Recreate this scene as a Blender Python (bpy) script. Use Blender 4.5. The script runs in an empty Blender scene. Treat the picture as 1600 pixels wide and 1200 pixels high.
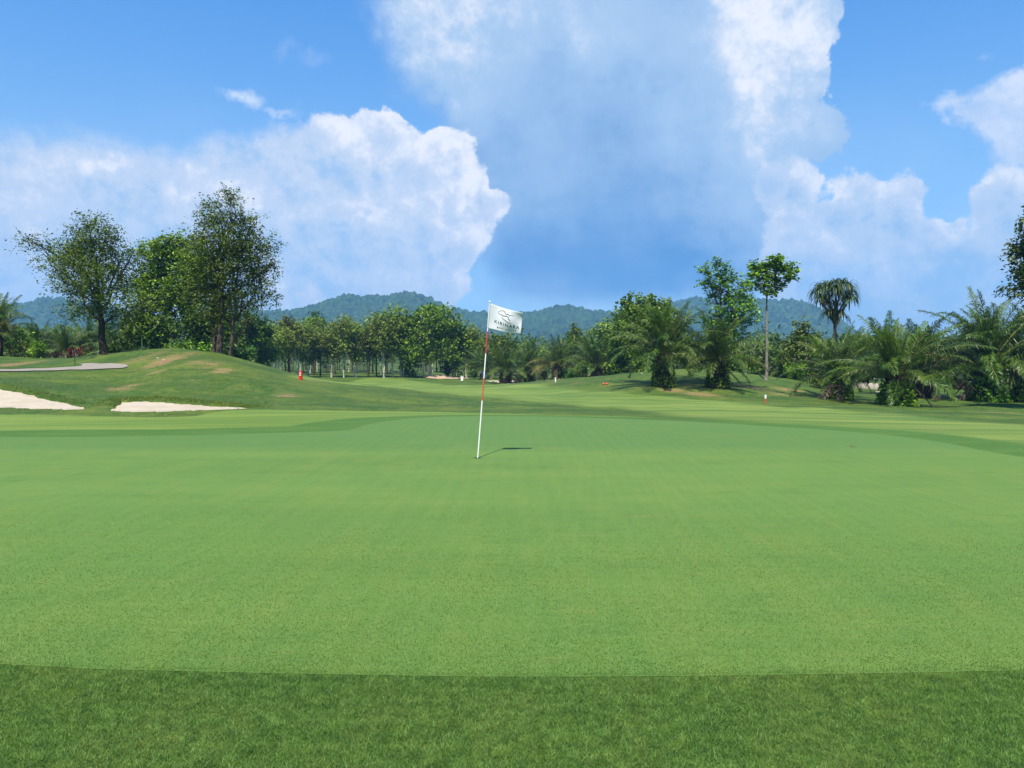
import bpy, math, random
import numpy as np
from mathutils import Vector, Matrix
from mathutils.geometry import delaunay_2d_cdt

SC = bpy.context.scene
COL = SC.collection
rad = math.radians

# ------------------------------------------------------------------ camera
FPX = 1200.0                      # focal length in pixels of the 1600 px frame
CAMZ = 1.36
PITCH = math.atan(38 / 1200)      # looking slightly down: horizon above the middle
cd = bpy.data.cameras.new('camera')
cd.sensor_width = 36.0
cd.lens = 36.0 * FPX / 1600
cd.clip_start = 0.05
cd.clip_end = 20000
cam = bpy.data.objects.new('camera', cd)
COL.objects.link(cam)
cam.location = (0, 0, CAMZ)
cam.rotation_euler = (math.pi / 2 - PITCH, 0, 0)
SC.camera = cam
CP, SP = math.cos(PITCH), math.sin(PITCH)


def ray(px, py):
    x = (px - 800) / FPX
    v = (600 - py) / FPX
    return (x, CP + v * SP, -SP + v * CP)


def P(px, py, Y):
    d = ray(px, py)
    t = Y / d[1]
    return (d[0] * t, Y, CAMZ + d[2] * t)


def AE(px, py):
    d = ray(px, py)
    return math.degrees(math.atan2(d[0], d[1])), math.degrees(math.atan2(d[2], math.hypot(d[0], d[1])))


# ------------------------------------------------------------------ render / exposure
SC.render.engine = 'CYCLES'
SC.cycles.use_denoising = True
SC.cycles.max_bounces = 6
SC.cycles.diffuse_bounces = 2
SC.cycles.transmission_bounces = 4
SC.cycles.transparent_max_bounces = 8
SC.cycles.volume_bounces = 0
SC.cycles.sample_clamp_indirect = 6
SC.view_settings.view_transform = 'Standard'
SC.view_settings.look = 'None'
SC.view_settings.exposure = 0.80
SC.view_settings.gamma = 1
SC.view_settings.use_curve_mapping = False

SUN_EL = 60.0
SUN_DIR = Vector((-0.16, -1.0, 0)).normalized()      # horizontal direction towards the sun (behind the viewer)
sv = Vector((SUN_DIR.x * math.cos(rad(SUN_EL)), SUN_DIR.y * math.cos(rad(SUN_EL)), math.sin(rad(SUN_EL))))

# ------------------------------------------------------------------ world: sky texture + procedural clouds
world = bpy.data.worlds.new('World')
SC.world = world
world.use_nodes = True
world.cycles.sampling_method = 'MANUAL'
world.cycles.sample_map_resolution = 512
WT = world.node_tree
WT.nodes.clear()


class S:
    """tiny wrapper that turns arithmetic into Math nodes"""
    def __init__(self, s): self.s = s

    def _m(self, op, o=None, c=None, rev=False, clamp=False):
        n = WT.nodes.new('ShaderNodeMath'); n.operation = op; n.use_clamp = clamp
        a = [self, o] if not rev else [o, self]
        if c is not None: a.append(c)
        for i, v in enumerate(a):
            if v is None: continue
            if isinstance(v, S): WT.links.new(v.s, n.inputs[i])
            else: n.inputs[i].default_value = v
        return S(n.outputs[0])

    def __add__(self, o): return self._m('ADD', o)
    def __radd__(self, o): return self._m('ADD', o)
    def __sub__(self, o): return self._m('SUBTRACT', o)
    def __rsub__(self, o): return self._m('SUBTRACT', o, rev=True)
    def __mul__(self, o): return self._m('MULTIPLY', o)
    def __rmul__(self, o): return self._m('MULTIPLY', o)
    def min(self, o): return self._m('MINIMUM', o)
    def max(self, o): return self._m('MAXIMUM', o)
    def smin(self, o, k): return self._m('SMOOTH_MIN', o, k)
    def clamp(self): return self._m('ADD', 0.0, clamp=True)
    def mad(self, b, c): return self._m('MULTIPLY_ADD', b, c)

    def ss(self, a, b, lo=0.0, hi=1.0):
        n = WT.nodes.new('ShaderNodeMapRange'); n.interpolation_type = 'SMOOTHSTEP'
        WT.links.new(self.s, n.inputs[0])
        if a > b: a, b, lo, hi = b, a, hi, lo
        n.inputs[1].default_value = a; n.inputs[2].default_value = b
        n.inputs[3].default_value = lo; n.inputs[4].default_value = hi
        return S(n.outputs[0])


def wvec(op, *a):
    n = WT.nodes.new('ShaderNodeVectorMath'); n.operation = op
    for i, v in enumerate(a):
        if isinstance(v, S): WT.links.new(v.s, n.inputs[i])
        elif op == 'SCALE' and i == 1: n.inputs['Scale'].default_value = v
        else: n.inputs[i].default_value = v
    return S(n.outputs['Value'] if op in ('LENGTH', 'DOT_PRODUCT', 'DISTANCE') else n.outputs[0])


def wnoise(vec, scale, detail=5, rough=0.55, lac=2.1, dist=0.0):
    n = WT.nodes.new('ShaderNodeTexNoise')
    WT.links.new(vec.s, n.inputs['Vector'])
    n.inputs['Scale'].default_value = scale; n.inputs['Detail'].default_value = detail
    n.inputs['Roughness'].default_value = rough; n.inputs['Lacunarity'].default_value = lac
    n.inputs['Distortion'].default_value = dist
    return S(n.outputs['Fac'])


def wvoro(vec, scale, detail=3, rough=0.55):
    n = WT.nodes.new('ShaderNodeTexVoronoi'); n.feature = 'F1'
    WT.links.new(vec.s, n.inputs['Vector'])
    n.inputs['Scale'].default_value = scale; n.inputs['Detail'].default_value = detail
    n.inputs['Roughness'].default_value = rough; n.normalize = True
    return S(n.outputs['Distance'])


def curve(inp, pts, lo, hi):
    """piecewise curve through pts (x, y); x range = first..last point; y range lo..hi"""
    x0, x1 = pts[0][0], pts[-1][0]
    n = WT.nodes.new('ShaderNodeFloatCurve')
    cm = n.mapping; c = cm.curves[0]
    cm.extend = 'HORIZONTAL'
    pp = [((x - x0) / (x1 - x0), (y - lo) / (hi - lo)) for x, y in pts]
    c.points[0].location = pp[0]; c.points[1].location = pp[-1]
    for q in pp[1:-1]: c.points.new(q[0], q[1])
    for q in c.points: q.handle_type = 'AUTO_CLAMPED'
    cm.update()
    t = ((inp - x0) * (1.0 / (x1 - x0))).clamp()
    WT.links.new(t.s, n.inputs['Value'])
    return S(n.outputs[0]).mad(hi - lo, lo)


def wmix(fac, a, b):
    n = WT.nodes.new('ShaderNodeMix'); n.data_type = 'RGBA'
    if isinstance(fac, S): WT.links.new(fac.s, n.inputs[0])
    else: n.inputs[0].default_value = fac
    for v, i in ((a, 6), (b, 7)):
        if isinstance(v, S): WT.links.new(v.s, n.inputs[i])
        else: n.inputs[i].default_value = (*v, 1)
    return S(n.outputs[2])


def lin(r, g, b, k=6.1):
    f = lambda c: (c / 255 / 12.92) if c / 255 <= 0.04045 else ((c / 255 + 0.055) / 1.055) ** 2.4
    return (f(r) * k, f(g) * k, f(b) * k)


tc = WT.nodes.new('ShaderNodeTexCoord')
DIR = S(tc.outputs['Generated'])
sp_ = WT.nodes.new('ShaderNodeSeparateXYZ'); WT.links.new(DIR.s, sp_.inputs[0])
dx, dy, dz = S(sp_.outputs[0]), S(sp_.outputs[1]), S(sp_.outputs[2])
az = dx._m('ARCTAN2', dy) * (180 / math.pi)
el = dz._m('ARCSINE') * (180 / math.pi)
nA = wnoise(DIR, 9.0, 9, 0.62)
nB = wnoise(wvec('ADD', DIR, (3.1, 1.7, 5.2)), 9.0, 9, 0.62)
nL = wnoise(wvec('ADD', DIR, (7.1, 2.7, 1.2)), 3.2, 5, 0.55)
# warped angular coordinates (billowed)
A1 = az + (nA - 0.5) * 6.5
E1 = el + (nB - 0.5) * 6.5
# lumpy cauliflower field; looked at twice, the second time a step towards the light, for the relief
nW = WT.nodes.new('ShaderNodeTexNoise'); WT.links.new(DIR.s, nW.inputs['Vector']); nW.inputs['Scale'].default_value = 14; nW.inputs['Detail'].default_value = 7; nW.inputs['Roughness'].default_value = .65
WD = wvec('MULTIPLY_ADD', S(nW.outputs['Color']), (.055, .055, .055), DIR)
vb = wvoro(WD, 17.0, 4.0, 0.6)
vb2 = wvoro(wvec('ADD', WD, (0.013, 0.0, 0.017)), 17.0, 4.0, 0.6)
bump = (0.5 - vb) * 2.0
rel_a = wnoise(DIR, 10.0, 10, 0.66)
rel_b = wnoise(wvec('ADD', DIR, (0.014, 0.0, 0.019)), 10.0, 10, 0.66)
nH = wnoise(WD, 42.0, 7, 0.62)
nH2 = wnoise(wvec('ADD', WD, (0.0045, 0.0, 0.006)), 42.0, 7, 0.62)
relief = (rel_a - rel_b) * 1.25 + (vb2 - vb) * 1.0 + (nH - nH2) * 0.4
wz = WT.nodes.new('ShaderNodeCombineXYZ'); WT.links.new(A1.s, wz.inputs[0]); WT.links.new(E1.s, wz.inputs[1])
W = S(wz.outputs[0])


def blob(px, py, rx, ry, w):
    """soft elliptical patch, centre and radii in picture pixels turned into degrees of sky"""
    a, e = AE(px, py)
    ra = rx / 1200 * 57.3 * math.cos(rad(a)) ** 2
    re = ry / 1200 * 57.3 * math.cos(rad(a))
    v = wvec('MULTIPLY_ADD', W, (1 / ra, 1 / re, 0), (-a / ra, -e / re, 0))
    return wvec('LENGTH', v).ss(0.0, 1.0, w, 0.0)


def blobs(l):
    t = None
    for b in l:
        q = blob(*b)
        t = q if t is None else t + q
    return t


RAW = WT.nodes.new('ShaderNodeCombineXYZ'); WT.links.new(az.s, RAW.inputs[0]); WT.links.new(el.s, RAW.inputs[1])
RAW = S(RAW.outputs[0])


def union(l, k=0.6):
    """cloud body as a union of ellipses: roughly the distance in degrees to its outline, positive inside"""
    t = None
    for px, py, rx, ry in l:
        a, e = AE(px, py)
        ra = rx / 1200 * 57.3 * math.cos(rad(a)) ** 2; re = ry / 1200 * 57.3 * math.cos(rad(a))
        rm = min(ra, re)
        d = wvec('LENGTH', wvec('MULTIPLY_ADD', RAW, (rm / ra, rm / re, 0), (-a * rm / ra, -e * rm / re, 0))) - rm
        t = d if t is None else t.smin(d, k)
    return t * -1.0


fbm = (nA - 0.5) * 7.0 + (nB - 0.5) * 2.5 + bump * 0.55 + (nH - 0.5) * 1.8
# --- blue sky from the Sky Texture, tinted to the deep blue of the photograph
skt = WT.nodes.new('ShaderNodeTexSky'); skt.sky_type = 'NISHITA'; skt.sun_disc = False
skt.sun_elevation = rad(SUN_EL)
skt.sun_rotation = math.atan2(sv.x, sv.y)
skt.air_density = 1.0; skt.dust_density = 0.3; skt.ozone_density = 2.0
tint = WT.nodes.new('ShaderNodeMix'); tint.data_type = 'RGBA'; tint.blend_type = 'MULTIPLY'; tint.inputs[0].default_value = 1
WT.links.new(skt.outputs[0], tint.inputs[6]); tint.inputs[7].default_value = (0.80, 1.25, 1.60, 1)
grad = wmix(el.ss(3, 29), lin(146, 196, 240), lin(70, 142, 222))
sky = wmix(0.82, S(tint.outputs[2]), grad)

# --- high thin veil on the left above the bank and everywhere low down
veil = (nL.ss(0.35, 0.75) * el.ss(20, 6) * 0.55)
sky = wmix(veil, sky, lin(196, 218, 246))


def outline(pts):
    return [AE(*p) for p in pts]


# --- centre: the tall cloud
fC = union([(690, 20, 100, 150), (730, 130, 110, 62), (800, 150, 130, 150), (900, 200, 200, 200), (920, -20, 330, 170), (940, 330, 200, 175), (860, 400, 130, 80), (1080, 330, 150, 190),
            (1080, 120, 215, 200), (1238, 40, 74, 80), (1250, 105, 54, 52), (1300, 152, 22, 15), (1200, 200, 128, 56), (1140, 300, 110, 90), (1272, 200, 72, 48), (960, 425, 250, 75), (1000, -220, 420, 250)], 0.9)
hardR = az.ss(8, 17)                 # crisp sunlit side on the right, wispy on the left
fC = fC + fbm * 0.75
mC = (fC.ss(-0.9, 2.2) * (1.0 - hardR) + fC.ss(-0.05, 0.28) * hardR) * el.ss(3.0, 5.4) * el.ss(62, 40)
shC = blobs([(1200, 60, 170, 170, 0.62), (1270, 60, 70, 110, 0.35), (1160, 20, 110, 120, 0.25), (700, 30, 190, 170, 0.55), (880, 10, 190, 90, 0.3),
             (920, 60, 60, 60, 0.15), (1180, 190, 170, 110, 0.26), (1120, 350, 120, 200, 0.10), (730, 170, 90, 60, 0.2), (1305, 155, 34, 28, 0.45),
             (640, 110, 60, 90, 0.15), (1250, 215, 110, 60, 0.2)])
dkC = blobs([(960, 415, 340, 150, 0.62), (800, 400, 150, 120, 0.30), (1040, 430, 220, 70, 0.25), (1040, 280, 210, 160, 0.3), (880, 240, 200, 200, 0.22),
             (960, 150, 130, 120, 0.15)])
tC = (shC * 0.72 + 0.38 - dkC * 0.60 + relief * (1.0 * shC + 0.2) + (nL - 0.5) * 0.55 + (nA - 0.5) * 0.45).max(-0.12)
colC = wmix(tC.ss(-0.12, 0.58), lin(80, 140, 206), lin(172, 202, 236))
colC = wmix(tC.ss(0.5, 1.1), colC, lin(247, 248, 254))
sky = wmix(mC * 0.97, sky, colC)

# --- right bank
fR = union([(1240, 296, 50, 44), (1222, 282, 22, 24), (1336, 302, 50, 40), (1332, 262, 13, 11), (1400, 330, 44, 54), (1424, 300, 18, 20), (1330, 420, 140, 120), (1420, 420, 100, 84), (1496, 420, 90, 62),
            (1503, 350, 9, 12), (1572, 330, 56, 66), (1650, 350, 90, 80), (1450, 530, 420, 110), (1232, 345, 34, 24), (1240, 400, 56, 60), (1900, 420, 300, 120)], 0.5) + fbm * 0.55
mR = fR.ss(-0.05, 0.32) * el.ss(-1.0, 2.5, 0.55, 1.0)
shR = blobs([(1260, 290, 70, 60, 0.35), (1320, 300, 110, 80, 0.4), (1400, 290, 70, 50, 0.35), (1290, 390, 120, 60, 0.4), (1400, 370, 130, 80, 0.3),
             (1410, 430, 90, 60, 0.25), (1575, 275, 60, 30, 0.55), (1490, 370, 50, 40, 0.25), (1240, 345, 60, 30, 0.3)])
tR = (shR * 0.72 + 0.27 + relief * 1.3 + fR.ss(0.0, 2.0, 0.25, 0.0) - el.ss(6, 1.5) * 0.15).clamp()
colR = wmix(tR.ss(0.0, 0.6), lin(158, 195, 236), lin(200, 217, 241))
colR = wmix(tR.ss(0.5, 1.1), colR, lin(250, 250, 255))
sky = wmix(mR * 0.95, sky, colR)

# --- far right cloud
fF = union([(1572, 172, 58, 50), (1532, 166, 40, 22), (1500, 158, 22, 8), (1630, 180, 90, 80), (1592, 225, 40, 40), (1800, 200, 160, 110)], 0.5) + fbm * 0.5
mF = fF.ss(-0.08, 0.6)
tF = (0.42 + relief * 1.2 + (el - 15) * 0.05).clamp()
colF = wmix(tF, lin(168, 200, 240), lin(244, 246, 254))
sky = wmix(mF * 0.9, sky, colF)

# --- left bank
fL = union([(605, 262, 92, 88), (520, 272, 110, 90), (685, 282, 84, 84), (712, 330, 66, 72), (774, 313, 22, 20), (756, 318, 20, 26), (690, 385, 58, 60), (680, 450, 70, 40), (450, 250, 80, 58), (604, 170, 12, 9),
            (380, 290, 120, 76), (200, 310, 270, 96), (-20, 300, 200, 96), (-260, 310, 260, 110), (250, 440, 520, 180), (-700, 380, 400, 160)], 0.5) + fbm * 0.6
soft = az.ss(-20, -12, 1.8, 0.3)
n_ = WT.nodes.new('ShaderNodeMath'); n_.operation = 'DIVIDE'
WT.links.new(fL.s, n_.inputs[0]); WT.links.new(soft.s, n_.inputs[1])
mL = S(n_.outputs[0]).ss(-0.2, 1.0) * el.ss(-1.0, 3.5, 0.35, 1.0)
shL = blobs([(560, 215, 160, 70, 0.5), (690, 250, 90, 90, 0.5), (735, 320, 70, 60, 0.5), (620, 300, 130, 130, 0.22), (520, 330, 110, 60, 0.3),
             (110, 245, 70, 50, 0.5), (165, 250, 50, 30, 0.45), (60, 290, 90, 40, 0.35), (10, 300, 40, 30, 0.3), (300, 290, 60, 40, 0.3),
             (370, 290, 90, 40, 0.28), (240, 340, 90, 30, 0.25), (700, 380, 60, 70, 0.3), (610, 430, 90, 40, 0.2), (475, 468, 24, 14, 0.5), (580, 360, 60, 50, 0.2)])
dkL = blobs([(520, 380, 120, 60, 0.3), (200, 300, 150, 60, 0.25), (60, 420, 160, 100, 0.3), (600, 395, 90, 40, 0.25), (650, 330, 60, 50, 0.2)])
tL = (shL * 0.75 + 0.36 - dkL * 0.35 + relief * 1.4 + (nL - 0.5) * 0.45 + fL.ss(0.0, 2.2, 0.25, 0.0) * az.ss(-18, -8)).clamp()
colL = wmix(tL.ss(0.0, 0.55), lin(170, 202, 238), lin(208, 221, 242))
colL = wmix(tL.ss(0.48, 1.05), colL, lin(252, 251, 255))
sky = wmix(mL * 0.96, sky, colL)

# --- wisps, and the small pink-white puffs above the hills
wi = (blobs([(366, 134, 34, 20, 1.3), (386, 152, 28, 26, 1.5), (430, 178, 36, 12, 1.0), (480, 95, 40, 20, 0.3), (440, 68, 30, 14, 0.25), (1050 + 490, 90, 20, 12, 0.2)])
      * nA.ss(0.30, 0.56)).clamp()
sky = wmix(wi * 0.8, sky, lin(225, 236, 252))
pf = (blobs([(868, 474, 34, 9, 0.9), (912, 468, 34, 12, 1.1), (478, 466, 26, 14, 0.8)]) * nA.ss(0.36, 0.6)).clamp()
sky = wmix(pf * 0.85, sky, lin(232, 222, 238))
# haze towards the horizon, ground colour below it
sky = wmix(el.ss(6.5, 0.0) * 0.65, sky, lin(160, 198, 236))
bg = WT.nodes.new('ShaderNodeBackground'); bg.inputs[1].default_value = 0.1
WT.links.new(sky.s, bg.inputs[0])
wo = WT.nodes.new('ShaderNodeOutputWorld'); WT.links.new(bg.outputs[0], wo.inputs[0])

# ------------------------------------------------------------------ sun
sl = bpy.data.lights.new('sun', 'SUN'); sl.energy = 5.0; sl.angle = rad(0.53); sl.color = (1.0, 0.93, 0.80)
so = bpy.data.objects.new('sun', sl); COL.objects.link(so)
so.rotation_euler = (-sv).to_track_quat('-Z', 'Y').to_euler()


# ================================================================== helpers
def mesh_np(name, V, F, sizes=None, smooth=False):
    """V (n,3); F flat index array; sizes: corners per face (int or array)"""
    V = np.asarray(V, dtype=np.float32); F = np.asarray(F, dtype=np.int32).ravel()
    if sizes is None: sizes = 4
    if np.isscalar(sizes): sizes = np.full(len(F) // sizes, sizes, dtype=np.int32)
    me = bpy.data.meshes.new(name)
    me.vertices.add(len(V)); me.vertices.foreach_set('co', V.ravel())
    me.loops.add(len(F)); me.loops.foreach_set('vertex_index', F)
    me.polygons.add(len(sizes))
    st = np.concatenate(([0], np.cumsum(sizes)[:-1])).astype(np.int32)
    me.polygons.foreach_set('loop_start', st)
    me.polygons.foreach_set('use_smooth', np.full(len(sizes), smooth))
    me.update(calc_edges=True); me.validate()
    return me


class MB:
    def __init__(self): self.V = []; self.F = []; self.S = []; self.n = 0

    def add(self, V, F, sizes):
        V = np.asarray(V, dtype=np.float64).reshape(-1, 3); F = np.asarray(F).ravel()
        if np.isscalar(sizes): sizes = np.full(len(F) // sizes, sizes)
        self.V.append(V); self.F.append(F + self.n); self.S.append(np.asarray(sizes)); self.n += len(V)

    def tube(self, pts, rads, sides=7, cap=True):
        pts = np.asarray(pts, float); m = len(pts)
        rads = np.broadcast_to(np.asarray(rads, float), (m,))
        T = np.gradient(pts, axis=0); T /= np.linalg.norm(T, axis=1, keepdims=True) + 1e-9
        up = np.array([0.13, 0.97, 0.2]) if abs(T[0][1]) < 0.8 else np.array([1.0, 0.1, 0])
        a = np.cross(T, up); a /= np.linalg.norm(a, axis=1, keepdims=True) + 1e-9
        b = np.cross(T, a)
        th = np.linspace(0, 2 * np.pi, sides, endpoint=False)
        V = pts[:, None] + rads[:, None, None] * (np.cos(th)[None, :, None] * a[:, None] + np.sin(th)[None, :, None] * b[:, None])
        i = np.arange(m - 1)[:, None] * sides; j = np.arange(sides)[None]; j2 = (j + 1) % sides
        F = np.stack([i + j, i + j2, i + sides + j2, i + sides + j], -1)
        self.add(V.reshape(-1, 3), F, 4)
        if cap:
            self.add(V[-1], np.arange(sides), sides); self.add(V[0], np.arange(sides)[::-1], sides)

    def box(self, c, s, rotz=0):
        cx, cy, cz = c; q = np.array([(x, y, z) for z in (-.5, .5) for y in (-.5, .5) for x in (-.5, .5)]) * np.array(s)
        cr_, sr_ = math.cos(rotz), math.sin(rotz)
        q = np.stack([q[:, 0] * cr_ - q[:, 1] * sr_, q[:, 0] * sr_ + q[:, 1] * cr_, q[:, 2]], -1) + np.array(c)
        self.add(q, [0, 2, 3, 1, 4, 5, 7, 6, 0, 1, 5, 4, 2, 6, 7, 3, 0, 4, 6, 2, 1, 3, 7, 5], 4)

    def lathe(self, prof, seg=16, c=(0, 0, 0)):
        prof = np.asarray(prof, float); m = len(prof)
        th = np.linspace(0, 2 * np.pi, seg, endpoint=False)
        V = np.stack([prof[:, 0][:, None] * np.cos(th), prof[:, 0][:, None] * np.sin(th), np.repeat(prof[:, 1][:, None], seg, 1)], -1) + np.array(c)
        i = np.arange(m - 1)[:, None] * seg; j = np.arange(seg)[None]; j2 = (j + 1) % seg
        self.add(V.reshape(-1, 3), np.stack([i + j, i + j2, i + seg + j2, i + seg + j], -1), 4)
        self.add(V[0], np.arange(seg)[::-1], seg); self.add(V[-1], np.arange(seg), seg)

    def mesh(self, name, smooth=False):
        return mesh_np(name, np.concatenate(self.V), np.concatenate(self.F), np.concatenate(self.S), smooth)


def link(name, me, mat=None, parent=None, loc=None, label=None, cat=None, group=None, kind=None):
    o = bpy.data.objects.new(name, me); COL.objects.link(o)
    if mat is not None and me is not None and len(me.materials) == 0: me.materials.append(mat)
    if parent is not None: o.parent = parent
    if loc is not None: o.location = loc
    return tag(o, label, cat, group, kind)


def tag(o, label=None, cat=None, group=None, kind=None):
    if label: o['label'] = label
    if cat: o['category'] = cat
    if group: o['group'] = group
    if kind: o['kind'] = kind
    return o


def copy_tree(o, parent=None):
    c = o.copy(); COL.objects.link(c)
    if parent is not None: c.parent = parent
    for ch in list(o.children): copy_tree(ch, c)
    return c


# ------------------------------------------------------------------ materials
ALB = 0.80


def newmat(name):
    m = bpy.data.materials.new(name); m.use_nodes = True
    nt = m.node_tree; nt.nodes.clear()
    out = nt.nodes.new('ShaderNodeOutputMaterial')
    return m, nt, out


def nd(nt, typ, ins=None, **props):
    n = nt.nodes.new(typ)
    for k, v in props.items(): setattr(n, k, v)
    for k, v in (ins or {}).items():
        if isinstance(v, bpy.types.NodeSocket): nt.links.new(v, n.inputs[k])
        else: n.inputs[k].default_value = v
    return n


def mixc(nt, f, a, b, bt='MIX'):
    n = nt.nodes.new('ShaderNodeMix'); n.data_type = 'RGBA'; n.blend_type = bt
    for v, i in ((f, 0), (a, 6), (b, 7)):
        if isinstance(v, bpy.types.NodeSocket): nt.links.new(v, n.inputs[i])
        elif i == 0: n.inputs[0].default_value = v
        else: n.inputs[i].default_value = (*v, 1)
    return n.outputs[2]


def mrange(nt, v, a, b, lo=0.0, hi=1.0):
    n = nd(nt, 'ShaderNodeMapRange', {0: v, 1: a, 2: b, 3: lo, 4: hi}); n.interpolation_type = 'SMOOTHSTEP'
    return n.outputs[0]


def mth(nt, op, a, b=0.0, clamp=False):
    n = nd(nt, 'ShaderNodeMath', {0: a, 1: b}, operation=op); n.use_clamp = clamp
    return n.outputs[0]


def noise(nt, vec, scale, detail=4, rough=0.55):
    return nd(nt, 'ShaderNodeTexNoise', {'Vector': vec, 'Scale': scale, 'Detail': detail, 'Roughness': rough}).outputs['Fac']


def simple(name, col, rough=0.6, spec=0.3, var=0.15, vscale=8.0, bump=0.0):
    m, nt, out = newmat(name)
    tcn = nd(nt, 'ShaderNodeTexCoord').outputs['Object']
    n = noise(nt, tcn, vscale, 4)
    c = mixc(nt, n, tuple(x * (1 - var) for x in col), tuple(min(1, x * (1 + var)) for x in col))
    b = nd(nt, 'ShaderNodeBsdfPrincipled', {'Base Color': c, 'Roughness': rough, 'Specular IOR Level': spec})
    if bump:
        bn = nd(nt, 'ShaderNodeBump', {'Height': noise(nt, tcn, vscale * 2, 5), 'Strength': bump, 'Distance': 0.05})
        nt.links.new(bn.outputs[0], b.inputs['Normal'])
    nt.links.new(b.outputs[0], out.inputs[0])
    return m


def leafmat(name, cols, trans=0.20, gloss=0.2, clump=0.6, rough=0.5):
    """cols: three colours (deep, mid, light); a random pick per leaf and a slow drift over the crown"""
    cols = [tuple(c * ALB * f for c in q) for q, f in zip(cols, (.75, .95, 1.15))]
    m, nt, out = newmat(name)
    rnd = nd(nt, 'ShaderNodeNewGeometry').outputs['Random Per Island']
    oi = nd(nt, 'ShaderNodeObjectInfo').outputs['Random']
    tcn = nd(nt, 'ShaderNodeTexCoord').outputs['Object']
    ns = noise(nt, tcn, clump, 3, 0.6)
    v = mth(nt, 'ADD', mth(nt, 'MULTIPLY', rnd, 0.55), mth(nt, 'MULTIPLY', mrange(nt, ns, 0.3, 0.7), 0.45))
    ramp = nd(nt, 'ShaderNodeValToRGB', {0: v})
    e = ramp.color_ramp.elements
    e[0].position = 0.1; e[0].color = (*cols[0], 1); e[1].position = 0.95; e[1].color = (*cols[2], 1)
    q = e.new(0.5); q.color = (*cols[1], 1)
    hs = nd(nt, 'ShaderNodeHueSaturation', {'Color': ramp.outputs[0], 'Hue': mth(nt, 'ADD', mth(nt, 'MULTIPLY', oi, 0.024), 0.488),
                                            'Value': mth(nt, 'ADD', mth(nt, 'MULTIPLY', oi, 0.3), 0.85)}).outputs[0]
    b = nd(nt, 'ShaderNodeBsdfPrincipled', {'Base Color': hs, 'Roughness': rough, 'Specular IOR Level': gloss})
    tcol = mixc(nt, 1.0, hs, (1.5, 1.6, 0.5), 'MULTIPLY')
    t = nd(nt, 'ShaderNodeBsdfTranslucent', {'Color': tcol})
    mx = nd(nt, 'ShaderNodeMixShader', {0: trans, 1: b.outputs[0], 2: t.outputs[0]})
    nt.links.new(mx.outputs[0], out.inputs[0])
    return m


M = {}
M['leaf_dark'] = leafmat('dark green leaves', [(0.022, 0.058, 0.005), (0.052, 0.120, 0.009), (0.123, 0.225, 0.014)])
M['leaf_airy'] = leafmat('small airy leaves', [(0.037, 0.064, 0.006), (0.079, 0.127, 0.011), (0.190, 0.234, 0.022)])
M['leaf_mid'] = leafmat('fresh green leaves', [(0.056, 0.131, 0.008), (0.130, 0.266, 0.016), (0.292, 0.467, 0.028)])
M['leaf_olive'] = leafmat('olive leaves', [(0.056, 0.093, 0.009), (0.121, 0.182, 0.016), (0.217, 0.297, 0.025)])
M['leaf_grey'] = leafmat('grey green leaves', [(0.083, 0.127, 0.017), (0.178, 0.252, 0.033), (0.303, 0.402, 0.058)])
M['leaf_bronze'] = leafmat('bronze young leaves', [(0.057, 0.064, 0.012), (0.106, 0.111, 0.021), (0.151, 0.152, 0.027)])
M['leaf_yellow'] = leafmat('yellow green leaves', [(0.05, 0.085, 0.01), (0.12, 0.18, 0.02), (0.21, 0.27, 0.035)])
M['leaf_red'] = leafmat('red leaves', [(0.07, 0.010, 0.010), (0.15, 0.016, 0.016), (0.24, 0.04, 0.02)])
M['wood_far'] = leafmat('distant woodland leaves', [(0.035, 0.077, 0.008), (0.078, 0.140, 0.015), (0.147, 0.222, 0.023)], clump=0.12)
M['frond'] = leafmat('palm frond leaflets', [(0.023, 0.057, 0.004), (0.049, 0.109, 0.007), (0.112, 0.184, 0.011)], trans=0.14, gloss=0.25, clump=0.8, rough=0.38)
M['frond_light'] = leafmat('light palm frond leaflets', [(0.044, 0.097, 0.007), (0.097, 0.176, 0.011), (0.178, 0.260, 0.017)], trans=0.3, gloss=0.25, rough=0.4)
M['frond_old'] = leafmat('old yellowing frond leaflets', [(0.06, 0.06, 0.014), (0.12, 0.115, 0.024), (0.19, 0.165, 0.036)], trans=0.25)
M['frond_dead'] = leafmat('dead brown frond leaflets', [(0.09, 0.065, 0.04), (0.19, 0.14, 0.09), (0.30, 0.23, 0.16)], trans=0.15, gloss=0.1)
M['strap'] = leafmat('dark strap leaves', [(0.017, 0.041, 0.010), (0.042, 0.081, 0.017), (0.104, 0.156, 0.029)], trans=0.2, gloss=0.25)
M['bark'] = simple('brown bark', (0.085, 0.062, 0.045), 0.9, 0.1, 0.45, 6.0, 0.6)
M['bark_grey'] = simple('grey bark', (0.20, 0.175, 0.145), 0.9, 0.1, 0.35, 4.0, 0.5)
M['bark_dark'] = simple('dark bark', (0.035, 0.027, 0.02), 0.9, 0.1, 0.4, 5.0, 0.6)
M['bark_pale'] = simple('pale grey bark', (0.46, 0.42, 0.34), 0.85, 0.1, 0.4, 3.0, 0.4)
M['bark_white'] = simple('whitewashed trunk paint', (0.62, 0.60, 0.54), 0.8, 0.1, 0.15, 5.0, 0.2)
M['boots'] = simple('palm trunk stubs', (0.055, 0.04, 0.026), 0.95, 0.1, 0.5, 9.0, 0.8)
M['white'] = simple('white paint', (0.74, 0.73, 0.66), 0.4, 0.4, 0.04)
M['redpaint'] = simple('faded red paint', (0.56, 0.075, 0.045), 0.45, 0.4, 0.12, 20)
M['crimson'] = simple('crimson paint', (0.50, 0.03, 0.07), 0.45, 0.4, 0.12, 20)
M['red'] = simple('bright red plastic', (0.62, 0.02, 0.01), 0.4, 0.4, 0.08)
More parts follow.
